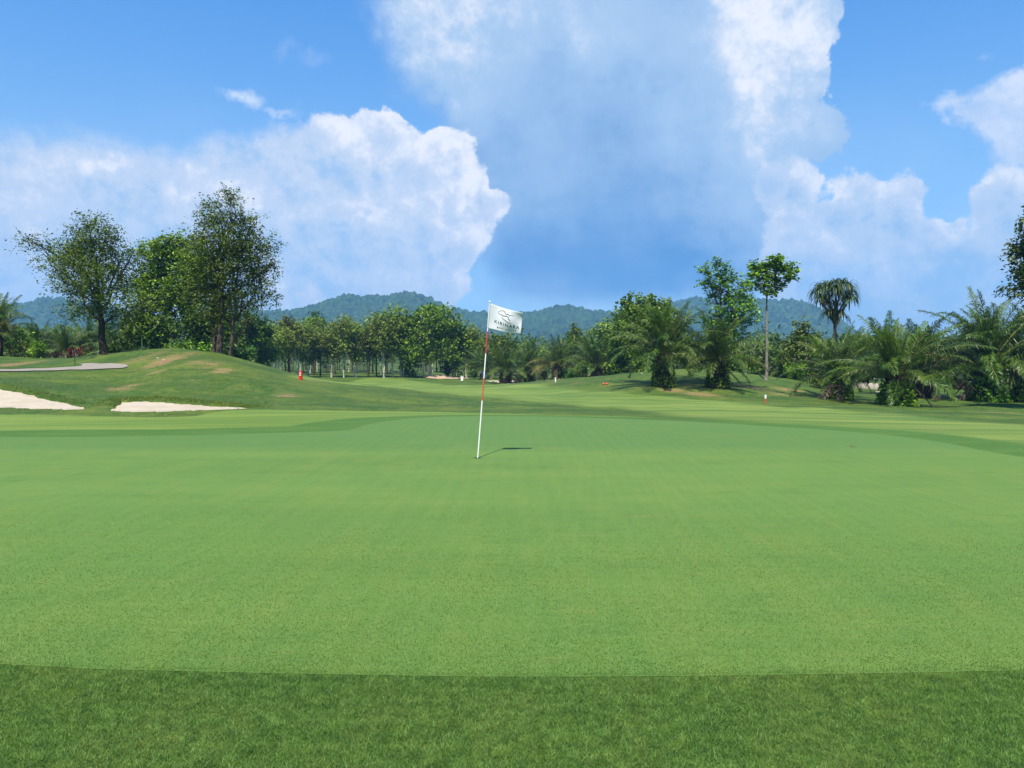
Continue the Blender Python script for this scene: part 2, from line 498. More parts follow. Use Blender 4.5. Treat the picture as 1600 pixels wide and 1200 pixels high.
M['blue'] = simple('blue plastic', (0.02, 0.06, 0.42), 0.45, 0.4, 0.08)
M['green_metal'] = simple('green painted metal', (0.10, 0.19, 0.08), 0.5, 0.3, 0.1)
M['black'] = simple('black plastic', (0.02, 0.02, 0.02), 0.6, 0.3, 0.1)
M['stone'] = simple('pale stone', (0.34, 0.31, 0.26), 0.9, 0.1, 0.25, 3, 0.4)


# ================================================================== terrain
def sstep(a, b, x):
    t = np.clip((x - a) / (b - a), 0, 1)
    return t * t * (3 - 2 * t)


_bY = np.array([-9000, 0, 16, 18.5, 22, 25, 30, 35, 45, 55, 75, 100, 125, 160, 200, 260, 600, 1200, 9000], float)
_bZ = np.array([0, 0, 0, -.03, -.2, -.38, -.62, -.85, -1.25, -1.55, -1.75, -1.62, -1.28, -1.0, -.5, .6, 3, 5, 5], float)
_tY = np.concatenate([np.arange(0, 300, 0.25), np.arange(300, 2000, 5.0)])
_tZ = np.interp(_tY, _bY, _bZ)
_k = np.exp(-np.linspace(-2, 2, 17) ** 2); _k /= _k.sum()
_tZs = np.convolve(np.pad(_tZ, 8, mode='edge'), _k, mode='valid')


def base(r): return np.interp(r, _tY, _tZs)


CT = []
for row in [
    [(-120, 556, 56), (20, 558, 56), (100, 561, 56), (160, 553, 53), (220, 547, 51), (280, 545, 50), (340, 551, 50), (390, 565, 50), (440, 580, 50),
     (500, 592, 50), (600, 604, 50), (720, 615, 50), (860, 621, 50)],
    [(-120, 581, 42), (0, 581, 42), (100, 580, 42), (200, 577, 42), (280, 563, 42), (350, 566, 42), (440, 588, 42), (520, 601, 42), (640, 614, 42), (760, 623, 42)],
    [(-120, 570, 49), (0, 570, 49), (100, 568, 49), (190, 558, 48)],
    [(-120, 592, 36), (0, 592, 36), (100, 591, 36), (200, 592, 36), (280, 584, 36), (360, 586, 36), (440, 600, 36), (520, 611, 36), (640, 622, 36), (760, 629, 36)],
    [(-120, 599, 30), (0, 600, 30), (80, 607, 30), (140, 613, 30), (200, 616, 30), (280, 617, 30), (360, 621, 30), (450, 627, 30), (560, 633, 30)],
    [(-120, 636, 25), (0, 637, 25), (130, 640, 25), (200, 642, 25), (300, 641, 25), (400, 639, 25)],
    [(-120, 560, 66), (0, 560, 66), (100, 563, 66), (200, 575, 68), (300, 590, 68), (400, 600, 68), (500, 606, 68)],
    [(0, 573, 90), (100, 578, 90), (200, 585, 90)],
    [(860, 594, 70), (930, 588, 68), (1000, 582, 66), (1060, 577, 65), (1110, 578, 65), (1160, 582, 65), (1230, 592, 66), (1290, 602, 66), (1350, 607, 66)],
    [(860, 615, 55), (930, 609, 55), (1000, 605, 55), (1060, 604, 55), (1110, 605, 55), (1200, 611, 55), (1290, 618, 55), (1400, 624, 55)],
    [(900, 627, 42), (1000, 626, 42), (1100, 628, 42), (1200, 630, 42), (1300, 633, 42)],
    [(900, 600, 85), (1000, 598, 85), (1100, 598, 85), (1200, 600, 85), (1300, 602, 85)],
]:
    for px, py, Y in row:
        p = P(px, py, Y); CT.append((p[0], p[1], p[2]))
CT = np.array(CT)


def feat(x, y):
    y = np.maximum(y, 1.0)
    return np.stack([np.arctan2(x, y), 0.6 * np.log(np.hypot(x, y))], -1)


_anch = []
for Yr in (17, 21):
    for a in np.linspace(-60, 60, 13): _anch.append((Yr * math.sin(rad(a)), Yr * math.cos(rad(a))))
for Yr in (110, 150):
    for a in np.linspace(-60, 60, 13): _anch.append((Yr * math.sin(rad(a)), Yr * math.cos(rad(a))))
for Yr in (30, 42, 55, 75):
    for a in (34, 48, 62): _anch.append((Yr * math.sin(rad(a)), Yr * math.cos(rad(a))))
for Yr in (30, 42, 55, 75):
    _anch.append((Yr * math.sin(rad(-62)), Yr * math.cos(rad(-62))))
_anch = np.array(_anch)
CX = np.concatenate([CT[:, 0], _anch[:, 0]]); CY = np.concatenate([CT[:, 1], _anch[:, 1]])
CR = np.concatenate([CT[:, 2] - base(np.hypot(CT[:, 0], CT[:, 1])), np.zeros(len(_anch))])
CF = feat(CX, CY)


def phi(r): return r * r * np.log(r + 1e-9)


_K = phi(np.linalg.norm(CF[:, None] - CF[None], axis=-1)) + np.eye(len(CF)) * 2e-4
_Pm = np.concatenate([np.ones((len(CF), 1)), CF], 1)
_A = np.block([[_K, _Pm], [_Pm.T, np.zeros((3, 3))]])
_sol = np.linalg.solve(_A, np.concatenate([CR, np.zeros(3)]))
_w, _c = _sol[:-3], _sol[-3:]


def smooth_terr(x, y):
    x = np.atleast_1d(np.asarray(x, float)); y = np.atleast_1d(np.asarray(y, float))
    r = np.hypot(x, y)
    z = np.zeros(len(x))
    m = (y > 5) & (r > 15.5) & (r < 160)
    a = np.arctan2(x, np.maximum(y, .1))
    if m.any():
        f = feat(x[m], y[m]); res = np.empty(m.sum())
        for s in range(0, len(f), 20000):
            q = f[s:s + 20000]
            res[s:s + 20000] = phi(np.linalg.norm(q[:, None] - CF[None], axis=-1)) @ _w + _c[0] + q @ _c[1:]
        win = sstep(16, 21, r[m]) * (1 - sstep(115, 150, r[m])) * (1 - sstep(0.85, 1.15, np.abs(a[m])))
        z[m] = res * win
    front = sstep(-0.2, 0.35, y / np.maximum(r, 1e-6))
    z += base(r) * front + (1 - front) * np.interp(r, [0, 30, 200, 2000], [0, -.4, -1, 2])
    # gentle folds of the putting surface and lumps of the rough
    z += 0.018 * np.sin(x * 0.55 + 0.4) * np.sin(y * 0.43 + 0.9) * sstep(3.5, 7, r)
    g = sstep(24, 34, r)
    z += g * (0.05 * np.sin(x * 0.9 + 1.3 * np.sin(y * 0.31)) * np.sin(y * 0.7 + 0.8) + 0.025 * np.sin(x * 2.3 + y * 1.1) * np.sin(y * 1.9 - x * 0.7))
    return z


_hy = np.exp(np.linspace(math.log(1.5), math.log(400), 5000))


def hit(px, py):
    d = ray(px, py)
    X = d[0] / d[1] * _hy; zr = CAMZ + d[2] / d[1] * _hy
    zt = smooth_terr(X, _hy)
    k = np.nonzero(zr <= zt)[0]
    k = k[0] if len(k) else len(_hy) - 1
    return (X[k], _hy[k])


def polyhit(pts): return np.array([hit(*p) for p in pts])


def sdf(poly, x, y):
    """signed distance to a polygon, positive inside"""
    x = np.asarray(x); y = np.asarray(y)
    d = np.full(x.shape, 1e9); ins = np.zeros(x.shape, bool)
    n = len(poly)
    for i in range(n):
        ax, ay = poly[i]; bx, by = poly[(i + 1) % n]
        ex, ey = bx - ax, by - ay
        t = np.clip(((x - ax) * ex + (y - ay) * ey) / (ex * ex + ey * ey + 1e-12), 0, 1)
        d = np.minimum(d, np.hypot(x - ax - t * ex, y - ay - t * ey))
        c = ((ay > y) != (by > y)) & (x < (bx - ax) * (y - ay) / (by - ay + 1e-12) + ax)
        ins ^= c
    return np.where(ins, d, -d)


def smoothpoly(poly, n=4):
    p = np.asarray(poly, float)
    for _ in range(n):
        q = np.roll(p, -1, 0)
        p = np.stack([p * .75 + q * .25, p * .25 + q * .75], 1).reshape(-1, 2)
    return p


def wob(x, y, s):
    return (np.sin(x * s + 1.7 * np.sin(y * s * .8)) + .6 * np.sin(x * s * 2.3 + y * s * 1.7 + 2) + .4 * np.sin(x * s * 4.9 - y * s * 4.1 + 1)) / 2


# outlines on the ground
GREEN = smoothpoly([(-13.5, 9), (-12.8, 12), (-9.5, 13.4)] + [tuple(p) for p in polyhit([(120, 683), (250, 681.5), (400, 677.5), (500, 674.5), (552, 672), (562, 667),
                    (590, 660), (650, 653), (720, 650.5), (800, 650), (900, 652.5), (1000, 655.5), (1100, 660), (1200, 666), (1300, 672), (1400, 681), (1480, 692), (1540, 706)])]
                   + [(7.2, 9.6), (6.6, 8.4), (6.9, 7.0), (7.6, 5.4), (7.2, 3.9), (5.0, 3.50), (2.3, 3.31), (0.25, 3.235), (-1.0, 3.28), (-2.3, 3.36), (-5, 3.9), (-9, 5.2), (-12.5, 7)], 2)
BUNK1 = smoothpoly(polyhit([(-160, 640), (-60, 637), (0, 636.5), (60, 638), (110, 639.5), (138, 640), (126, 634), (100, 628), (60, 619), (30, 612), (0, 607), (-60, 603), (-160, 600)]), 2)
BUNK2 = smoothpoly(polyhit([(166, 641.5), (200, 643), (240, 643), (290, 641), (340, 640), (400, 637.5), (360, 634.5), (300, 631), (262, 628.5), (235, 626), (205, 627), (186, 627), (186, 633)]), 2)
BUNK3 = smoothpoly(polyhit([(655, 590), (680, 592), (725, 592.5), (735, 590.5), (700, 588.8), (672, 587.6)]), 2)
BUNK4 = smoothpoly(polyhit([(752, 596), (790, 598), (822, 597.5), (830, 594.6), (800, 594), (770, 593.6)]), 2)
BUNK5 = smoothpoly(polyhit([(1362, 612.5), (1395, 614), (1412, 610), (1385, 608.5)]), 2)
BUNKS = [(BUNK1, .34), (BUNK2, .34), (BUNK3, .15), (BUNK4, .15), (BUNK5, .12)]


def ground_z(x, y):
    z = smooth_terr(x, y)
    for b, dep in BUNKS:
        bb = b.min(0) - 3, b.max(0) + 3
        m = (x > bb[0][0]) & (x < bb[1][0]) & (y > bb[0][1]) & (y < bb[1][1])
        if not m.any(): continue
        s = sdf(b, x[m], y[m]) + 0.09 * wob(x[m], y[m], 6.0)
        z[m] += -dep * sstep(0.0, 0.15, s) + 0.13 * np.exp(-((s + 0.22) / 0.28) ** 2) * sstep(b[:, 1].mean() - .5, b[:, 1].mean() + 1.5, y[m])
    return z


angs = np.concatenate([np.arange(-38, 38.01, 0.15), np.arange(40, 320.5, 2.8)])
lr = np.concatenate([np.arange(math.log(.35), math.log(10), .03), np.arange(math.log(10), math.log(130), .009), np.arange(math.log(130), math.log(2150), .05)])
rr = np.exp(lr)
gx = (rr[:, None] * np.sin(np.radians(angs))[None]).ravel(); gy = (rr[:, None] * np.cos(np.radians(angs))[None]).ravel()
gx = np.append(gx, 0); gy = np.append(gy, 0)
gz = ground_z(gx, gy)
na, nr = len(angs), len(rr)
ii = np.arange(nr - 1)[:, None] * na; jj = np.arange(na)[None]; j2 = (jj + 1) % na
Fq = np.stack([ii + jj, ii + na + jj, ii + na + j2, ii + j2], -1).reshape(-1)
Fc = np.stack([np.full(na, nr * na), np.arange(na), (np.arange(na) + 1) % na], -1).ravel()
gsz = np.concatenate([np.full((nr - 1) * na, 4), np.full(na, 3)])
gme = mesh_np('ground', np.stack([gx, gy, gz], -1), np.concatenate([Fq, Fc]), gsz, True)

# zones of the grass: fairway / apron mown short, collar cut dark, bare dry patches
FAIR = smoothpoly(polyhit([(440, 589), (490, 594), (560, 601), (640, 609), (720, 616), (800, 622), (900, 632), (1000, 640), (1040, 646), (1060, 652), (1200, 662), (1400, 676), (1600, 697), (1800, 740),
                          (1900, 690), (1600, 664), (1480, 655), (1380, 645), (1280, 637), (1180, 630), (1080, 623), (980, 614), (900, 608), (820, 600), (640, 592), (560, 588.5)]), 2)
APR = smoothpoly(polyhit([(-300, 690), (0, 683), (300, 680), (470, 675), (620, 655), (800, 649), (1020, 654), (1010, 651.5), (900, 649), (800, 646.5), (700, 644), (600, 642.5), (500, 641), (420, 640.5), (350, 642),
                         (322, 646), (300, 651), (250, 652), (150, 650), (60, 648), (0, 648), (-300, 646)]), 2)
fair = sstep(-0.9, 0.9, sdf(FAIR, gx, gy) + 0.5 * wob(gx, gy, 1.1) * sstep(25, 40, gy))
apr = sstep(-0.06, 0.06, sdf(APR, gx, gy) + 0.05 * wob(gx, gy, 5))
gs = sdf(GREEN, gx, gy)
colr = sstep(-1.55, -1.4, gs + .05 * wob(gx, gy, 1)) * (gy > 5.5) * (1 - sstep(1.0, 5.0, gx)) + sstep(-1.3, -1.0, gs) * sstep(2.0, 6.0, gx) * (gy > 4.5)
colr = np.clip(colr, 0, 1)
dry = np.zeros(len(gx))
for px, py, rx, ry, w in [(262, 562, 34, 5, .9), (225, 558, 40, 4, .7), (350, 579, 16, 7, 1), (197, 605, 22, 5, .9), (245, 581, 14, 3, .8), (330, 571, 22, 4, .6), (300, 568, 40, 4, .6),
                          (448, 618, 22, 4, .8), (420, 600, 30, 5, .3), (20, 569, 36, 6, 1), (290, 595, 20, 4, .35),
                          (1050, 611, 26, 4, 1), (1095, 616, 30, 4, 1), (1175, 606, 36, 3.5, .8), (1230, 610, 26, 4, .8), (1130, 622, 30, 4, .5), (1220, 616, 30, 3, .7), (1075, 606, 20, 3, .5), (995, 605, 14, 2, .6),
                          (900, 599, 24, 2, .5), (860, 594, 30, 2, .5), (1500, 617, 20, 3, .6), (1560, 645, 60, 5, .5), (1450, 668, 50, 5, .45), (1540, 660, 60, 5, .5), (1400, 648, 50, 3, .35),
                          (490, 596, 20, 3, .5), (600, 615, 50, 5, .25), (690, 635, 80, 5, .35), (600, 660, 60, 4, .25), (1570, 735, 25, 12, .5), (1545, 722, 14, 6, .4)]:
    hx, hy = hit(px, py)
    r_ = rx / 1200 * hy
    py2 = hit(px, py - ry)[1] if py > 575 else hy + 3
    ryw = max(0.5, min(abs(py2 - hy), 4.5))
    q = ((gx - hx) / r_) ** 2 + ((gy - hy) / ryw) ** 2
    dry = np.maximum(dry, .82 * w * np.exp(-q * .8))
for nm, arr in (('fair', fair), ('apron', apr), ('collar', colr), ('dry', dry)):
    at = gme.attributes.new(nm, 'FLOAT', 'POINT'); at.data.foreach_set('value', arr.astype(np.float32))


def grass_bump(nt, pos, specs):
    h = None
    for sc, am in specs:
        n = mth(nt, 'MULTIPLY', noise(nt, pos, sc, 3, 0.6), am)
        h = n if h is None else mth(nt, 'ADD', h, n)
    return h


def grass_surface(nt, out, col, h, dist=0.03, strength=0.7, sheen=0.0):
    col = mixc(nt, 1.0, col, (ALB, ALB, ALB), 'MULTIPLY')
    bn = nd(nt, 'ShaderNodeBump', {'Height': h, 'Strength': strength, 'Distance': dist})
    b = nd(nt, 'ShaderNodeBsdfPrincipled', {'Base Color': col, 'Roughness': 0.75, 'Specular IOR Level': 0.12, 'Normal': bn.outputs[0]})
    nt.links.new(b.outputs[0], out.inputs[0])


def make_ground_mat():
    m, nt, out = newmat('course grass')
    pos = nd(nt, 'ShaderNodeNewGeometry').outputs['Position']
    at = lambda k: nd(nt, 'ShaderNodeAttribute', attribute_name=k).outputs['Fac']
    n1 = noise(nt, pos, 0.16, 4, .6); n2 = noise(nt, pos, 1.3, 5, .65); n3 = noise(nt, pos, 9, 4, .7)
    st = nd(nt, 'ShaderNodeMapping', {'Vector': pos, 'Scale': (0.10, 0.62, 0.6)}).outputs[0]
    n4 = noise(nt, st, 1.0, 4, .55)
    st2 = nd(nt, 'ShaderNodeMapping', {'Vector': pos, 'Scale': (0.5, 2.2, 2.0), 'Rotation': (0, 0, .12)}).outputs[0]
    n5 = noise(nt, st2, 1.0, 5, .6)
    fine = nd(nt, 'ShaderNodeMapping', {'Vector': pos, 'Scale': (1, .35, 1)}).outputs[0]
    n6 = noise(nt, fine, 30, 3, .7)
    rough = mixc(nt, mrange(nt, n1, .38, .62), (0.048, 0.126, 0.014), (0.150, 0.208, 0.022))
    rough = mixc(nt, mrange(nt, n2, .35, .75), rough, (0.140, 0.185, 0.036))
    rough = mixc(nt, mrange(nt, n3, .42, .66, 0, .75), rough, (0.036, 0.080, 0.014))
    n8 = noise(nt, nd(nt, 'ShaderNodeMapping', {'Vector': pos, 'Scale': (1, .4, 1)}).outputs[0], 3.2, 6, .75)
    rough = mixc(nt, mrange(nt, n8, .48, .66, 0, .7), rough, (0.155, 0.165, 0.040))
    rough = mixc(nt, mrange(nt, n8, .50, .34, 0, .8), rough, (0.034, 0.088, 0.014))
    fw = mixc(nt, mrange(nt, n4, .36, .64), (0.100, 0.185, 0.034), (0.215, 0.285, 0.058))
    fw = mixc(nt, mrange(nt, n5, .40, .70, 0, .55), fw, (0.150, 0.215, 0.050))
    ap = mixc(nt, mrange(nt, n4, .38, .62), (0.125, 0.210, 0.036), (0.185, 0.262, 0.048))
    ap = mixc(nt, mrange(nt, n2, .5, .8, 0, .35), ap, (0.12, 0.22, 0.05))
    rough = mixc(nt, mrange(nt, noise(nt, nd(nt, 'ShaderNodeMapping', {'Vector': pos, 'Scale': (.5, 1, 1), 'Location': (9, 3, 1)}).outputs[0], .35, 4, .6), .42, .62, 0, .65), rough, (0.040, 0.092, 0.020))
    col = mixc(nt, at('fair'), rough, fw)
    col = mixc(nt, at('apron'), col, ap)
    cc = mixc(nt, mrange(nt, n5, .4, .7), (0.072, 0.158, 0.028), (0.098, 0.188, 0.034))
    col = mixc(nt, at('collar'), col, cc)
    # bare, dried out patches with ragged edges
    dn = mth(nt, 'ADD', at('dry'), mth(nt, 'MULTIPLY', mth(nt, 'SUBTRACT', mth(nt, 'ADD', mth(nt, 'MULTIPLY', n5, .5), mth(nt, 'MULTIPLY', n3, .5)), .5), 3.4))
    dryc = mixc(nt, mrange(nt, n2, .35, .65), (0.31, 0.175, 0.10), (0.24, 0.215, 0.075))
    has = mrange(nt, at('dry'), 0.03, 0.25)
    col = mixc(nt, mth(nt, 'MULTIPLY', mrange(nt, dn, .38, .75), has), col, dryc)
    col = mixc(nt, mrange(nt, n6, .3, .7, 0, .35), col, mixc(nt, 1.0, col, (.55, .62, .5), 'MULTIPLY'))
    h = grass_bump(nt, pos, [(1.2, .9), (7, .6), (28, .25)])
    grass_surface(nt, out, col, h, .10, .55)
    return m


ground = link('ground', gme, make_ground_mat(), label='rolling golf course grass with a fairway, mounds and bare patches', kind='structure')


def sheet(name, poly, dz, sp, mat, zfun=None, label=None):
    per = []
    n = len(poly)
    for i in range(n):
        a, b = np.array(poly[i]), np.array(poly[(i + 1) % n]); k = max(1, int(np.linalg.norm(b - a) / sp))
        for t in range(k): per.append(a + (b - a) * t / k)
    per = np.array(per)
    lo, hi = per.min(0), per.max(0)
    spx, spy = (sp if np.isscalar(sp) else sp[0]), sp
    X, Y = np.meshgrid(np.arange(lo[0], hi[0], sp), np.arange(lo[1], hi[1], sp)); X = X + (np.arange(X.shape[0]) % 2)[:, None] * sp * .5
    X = X.ravel(); Y = Y.ravel()
    k = sdf(poly, X, Y) > sp * .45
    pts = [Vector(p) for p in per] + [Vector(p) for p in zip(X[k], Y[k])]
    ne = len(per)
    v, e, f, *_ = delaunay_2d_cdt(pts, [(i, (i + 1) % ne) for i in range(ne)], [], 1, 1e-5)
    vv = np.array([(q.x, q.y) for q in v])
    z = (zfun or smooth_terr)(vv[:, 0], vv[:, 1]) + dz
    F = np.array([x for t in f for x in (t if True else t)]); 
    me = mesh_np(name, np.column_stack([vv, z]), F, np.array([len(t) for t in f]), True)
    # make the normals point up
    if me.polygons[0].normal.z < 0: me.flip_normals()
    return link(name, me, mat, label=label, kind='structure')


def make_green_mat():
    m, nt, out = newmat('close mown putting grass')
    pos = nd(nt, 'ShaderNodeNewGeometry').outputs['Position']
    st = nd(nt, 'ShaderNodeMapping', {'Vector': pos, 'Scale': (0.16, 0.85, 1)}).outputs[0]
    n1 = noise(nt, st, 1.0, 6, .7)
    st2 = nd(nt, 'ShaderNodeMapping', {'Vector': pos, 'Scale': (1.2, .35, 1), 'Rotation': (0, 0, .25)}).outputs[0]
    n2 = noise(nt, st2, 2.2, 5, .65)
    n3 = noise(nt, pos, 45, 4, .75); n4 = noise(nt, pos, 170, 3, .7); n5 = noise(nt, pos, .45, 3)
    n6 = noise(nt, pos, 9, 4, .65)
    col = mixc(nt, mrange(nt, n1, .30, .70), (0.090, 0.190, 0.036), (0.130, 0.232, 0.044))
    col = mixc(nt, mrange(nt, n2, .4, .7, 0, .5), col, (0.166, 0.236, 0.044))
    col = mixc(nt, mrange(nt, n5, .4, .65, 0, .5), col, (0.096, 0.205, 0.040))
    sx = nd(nt, 'ShaderNodeSeparateXYZ', {0: pos})
    far = mrange(nt, sx.outputs[1], 11.0, 12.2)   # the last mower passes at the back of the green lie the other way
    col = mixc(nt, mth(nt, 'MULTIPLY', far, .6), col, (0.070, 0.170, 0.045))
    wv = nd(nt, 'ShaderNodeTexWave', {'Vector': pos, 'Scale': 1.6, 'Distortion': .6, 'Detail': 2.0}, bands_direction='X', wave_profile='SIN').outputs['Fac']
    col = mixc(nt, mth(nt, 'MULTIPLY', wv, .10), col, (0.19, 0.27, 0.075))
    wx = nd(nt, 'ShaderNodeMapping', {'Vector': pos, 'Rotation': (0, 0, .10)}).outputs[0]
    wv1 = nd(nt, 'ShaderNodeTexWave', {'Vector': wx, 'Scale': 3.1, 'Distortion': .5, 'Detail': 2.0, 'Detail Scale': 3.0}, bands_direction='X').outputs['Fac']
    wv2 = nd(nt, 'ShaderNodeTexWave', {'Vector': wx, 'Scale': 2.6, 'Distortion': .8, 'Detail': 2.0, 'Detail Scale': 3.0}, bands_direction='Y').outputs['Fac']
    col = mixc(nt, mth(nt, 'MULTIPLY', mth(nt, 'MULTIPLY', wv1, wv2), .22), col, (0.075, 0.155, 0.030))
    n9 = noise(nt, nd(nt, 'ShaderNodeMapping', {'Vector': pos, 'Scale': (.6, 1.3, 1), 'Location': (4, 7, 0)}).outputs[0], 2.4, 6, .72)
    col = mixc(nt, mrange(nt, n9, .56, .74, 0, .55), col, (0.20, 0.215, 0.055))
    col = mixc(nt, mrange(nt, n9, .46, .28, 0, .55), col, (0.062, 0.148, 0.028))
    spots = nd(nt, 'ShaderNodeTexVoronoi', {'Vector': pos, 'Scale': 1.1, 'Randomness': 1.0}).outputs['Distance']
    col = mixc(nt, mrange(nt, spots, .035, .012, 0, .5), col, (0.16, 0.15, 0.06))
    col = mixc(nt, mrange(nt, n6, .52, .78, 0, .45), col, (0.090, 0.165, 0.032))
    col = mixc(nt, mrange(nt, n3, .42, .72, 0, .42), col, (0.082, 0.150, 0.036))
    col = mixc(nt, mrange(nt, n4, .50, .80, 0, .7), col, (0.25, 0.31, 0.10))
    h = grass_bump(nt, pos, [(45, .6), (170, .4)])
    grass_surface(nt, out, col, h, .012, .6)
    return m


green = sheet('putting_green', GREEN, .003, .3, make_green_mat(), label='close mown putting green around the flagstick')


def make_sand_mat():
    m, nt, out = newmat('bunker sand')
    pos = nd(nt, 'ShaderNodeNewGeometry').outputs['Position']
    n1 = noise(nt, pos, 1.5, 5, .6); n2 = noise(nt, pos, 25, 4, .7)
    c = mixc(nt, mrange(nt, n1, .3, .7), (0.47, 0.395, 0.295), (0.55, 0.475, 0.365))
    c = mixc(nt, mrange(nt, n2, .5, .8, 0, .5), c, (0.42, 0.345, 0.26))
    h = grass_bump(nt, pos, [(1.6, .9), (7, .5), (30, .2)])
    grass_surface(nt, out, c, h, .12, .7)
    return m


def make_soil_mat():
    m, nt, out = newmat('reddish soil')
    pos = nd(nt, 'ShaderNodeNewGeometry').outputs['Position']
    c = mixc(nt, mrange(nt, noise(nt, pos, 1.5, 5, .7), .35, .65), (0.42, 0.27, 0.17), (0.55, 0.43, 0.31))
    grass_surface(nt, out, c, noise(nt, pos, 3, 5, .7), .15, .8)
    return m


def grow(poly, d):
    c = poly.mean(0)
    out = []
    n = len(poly)
    for i in range(n):
        t = poly[(i + 1) % n] - poly[i - 1]; nn = np.array([t[1], -t[0]]); nn /= np.linalg.norm(nn) + 1e-9
        q = poly[i] + nn * d
        out.append(q)
    out = np.array(out)
    if abs(np.sum(out[:, 0] * np.roll(out[:, 1], -1) - np.roll(out[:, 0], -1) * out[:, 1])) < abs(np.sum(poly[:, 0] * np.roll(poly[:, 1], -1) - np.roll(poly[:, 0], -1) * poly[:, 1])):
        out = 2 * poly - out
    return out


sandm = make_sand_mat()
sheet('bunker_sand', grow(BUNK1, .25), -.035, .35, sandm, label='pale sand of the large bunker at the left edge')
sheet('bunker_sand', grow(BUNK2, .25), -.03, .35, sandm, label='pale sand of the long narrow bunker below the grassy mound')
sheet('bunker_soil', grow(BUNK3, .25), .02, .6, make_soil_mat(), zfun=lambda x, y: smooth_terr(x, y) + .38 * np.exp(-((x - BUNK3[:, 0].mean() + 1) / 2.2) ** 2 - ((y - BUNK3[:, 1].mean()) / 1.6) ** 2),
      label='reddish soil heap and sand in front of the large round tree')
sheet('bunker_sand', grow(BUNK4, .25), -.03, .6, sandm, label='thin strip of white sand behind the flagstick')
sheet('bunker_sand', grow(BUNK5, .25), -.03, .6, sandm, label='small patch of sand seen between the right hand palms')

PATH = polyhit([(-160, 583), (-60, 582), (0, 580.5), (60, 580), (140, 578.8), (186, 577), (202, 573.5), (196, 570.5), (170, 568.6), (140, 568.2), (118, 570), (134, 572), (100, 575), (50, 577), (0, 577.8), (-60, 578.5), (-160, 579.5)])
PATH = smoothpoly(PATH, 2)


def make_path_mat():
    m, nt, out = newmat('concrete cart path')
    pos = nd(nt, 'ShaderNodeNewGeometry').outputs['Position']
    c = mixc(nt, noise(nt, pos, 1.2, 5, .6), (0.25, 0.22, 0.185), (0.34, 0.305, 0.26))
    grass_surface(nt, out, c, noise(nt, pos, 30, 3), .01, .4)
    return m


pm = make_path_mat()
sheet('cart_path', PATH, .05, .5, pm, label='grey concrete cart path curving behind the mound on the left')
PATH2 = smoothpoly(polyhit([(1560, 609.5), (1600, 616), (1700, 640), (1760, 642), (1760, 630), (1640, 612), (1575, 608)]), 2)
sheet('cart_path', PATH2, .05, .8, pm, label='grey concrete cart path at the far right beyond the palms')

# ------------------------------------------------------------------ hills
RNG = np.random.default_rng(7)


def vnoise2(x, y, seed=0):
    """value noise on a lattice, vectorised"""
    xi = np.floor(x).astype(np.int64); yi = np.floor(y).astype(np.int64); fx = x - xi; fy = y - yi
    fx = fx * fx * (3 - 2 * fx); fy = fy * fy * (3 - 2 * fy)
    def h(a, b):
        n = (a * 374761393 + b * 668265263 + seed * 1442695041) & 0xffffffff
        n = ((n ^ (n >> 13)) * 1274126177) & 0xffffffff
        return ((n ^ (n >> 16)) & 0xffff) / 65535.0
    return (h(xi, yi) * (1 - fx) + h(xi + 1, yi) * fx) * (1 - fy) + (h(xi, yi + 1) * (1 - fx) + h(xi + 1, yi + 1) * fx) * fy


def cell_bump(x, y, seed=0):
    """domed tree crowns: 1 at a crown centre falling to 0 between crowns"""
    xi = np.floor(x).astype(np.int64); yi = np.floor(y).astype(np.int64)
    best = np.full(x.shape, 9.0)
    for ox in (-1, 0, 1):
        for oy in (-1, 0, 1):
            cx, cy = xi + ox, yi + oy
            n = (cx * 73856093 ^ cy * 19349663 ^ (seed * 83492791)) & 0xffffff
            n = (n * 2654435761) & 0xffffffff
            jx = ((n >> 8) & 0xff) / 255.; jy = ((n >> 16) & 0xff) / 255.; hh = ((n >> 24) & 0xff) / 255.
            d = (x - cx - jx) ** 2 + (y - cy - jy) ** 2 + hh * .35
            best = np.minimum(best, d)
    return np.sqrt(np.clip(1 - best * 1.9, 0, 1))


def make_hill_mat():
    m, nt, out = newmat('forested hillside')
    pos = nd(nt, 'ShaderNodeNewGeometry').outputs['Position']
    n1 = noise(nt, pos, .03, 6, .7); n2 = noise(nt, pos, .11, 5, .75)
    c = mixc(nt, mrange(nt, n1, .35, .65), (0.005, 0.022, 0.006), (0.030, 0.074, 0.018))
    c = mixc(nt, mrange(nt, n2, .42, .68), c, (0.075, 0.140, 0.032))
    grass_surface(nt, out, c, noise(nt, pos, .25, 4, .7), 4.0, 1.0)
    return m


hillm = make_hill_mat()


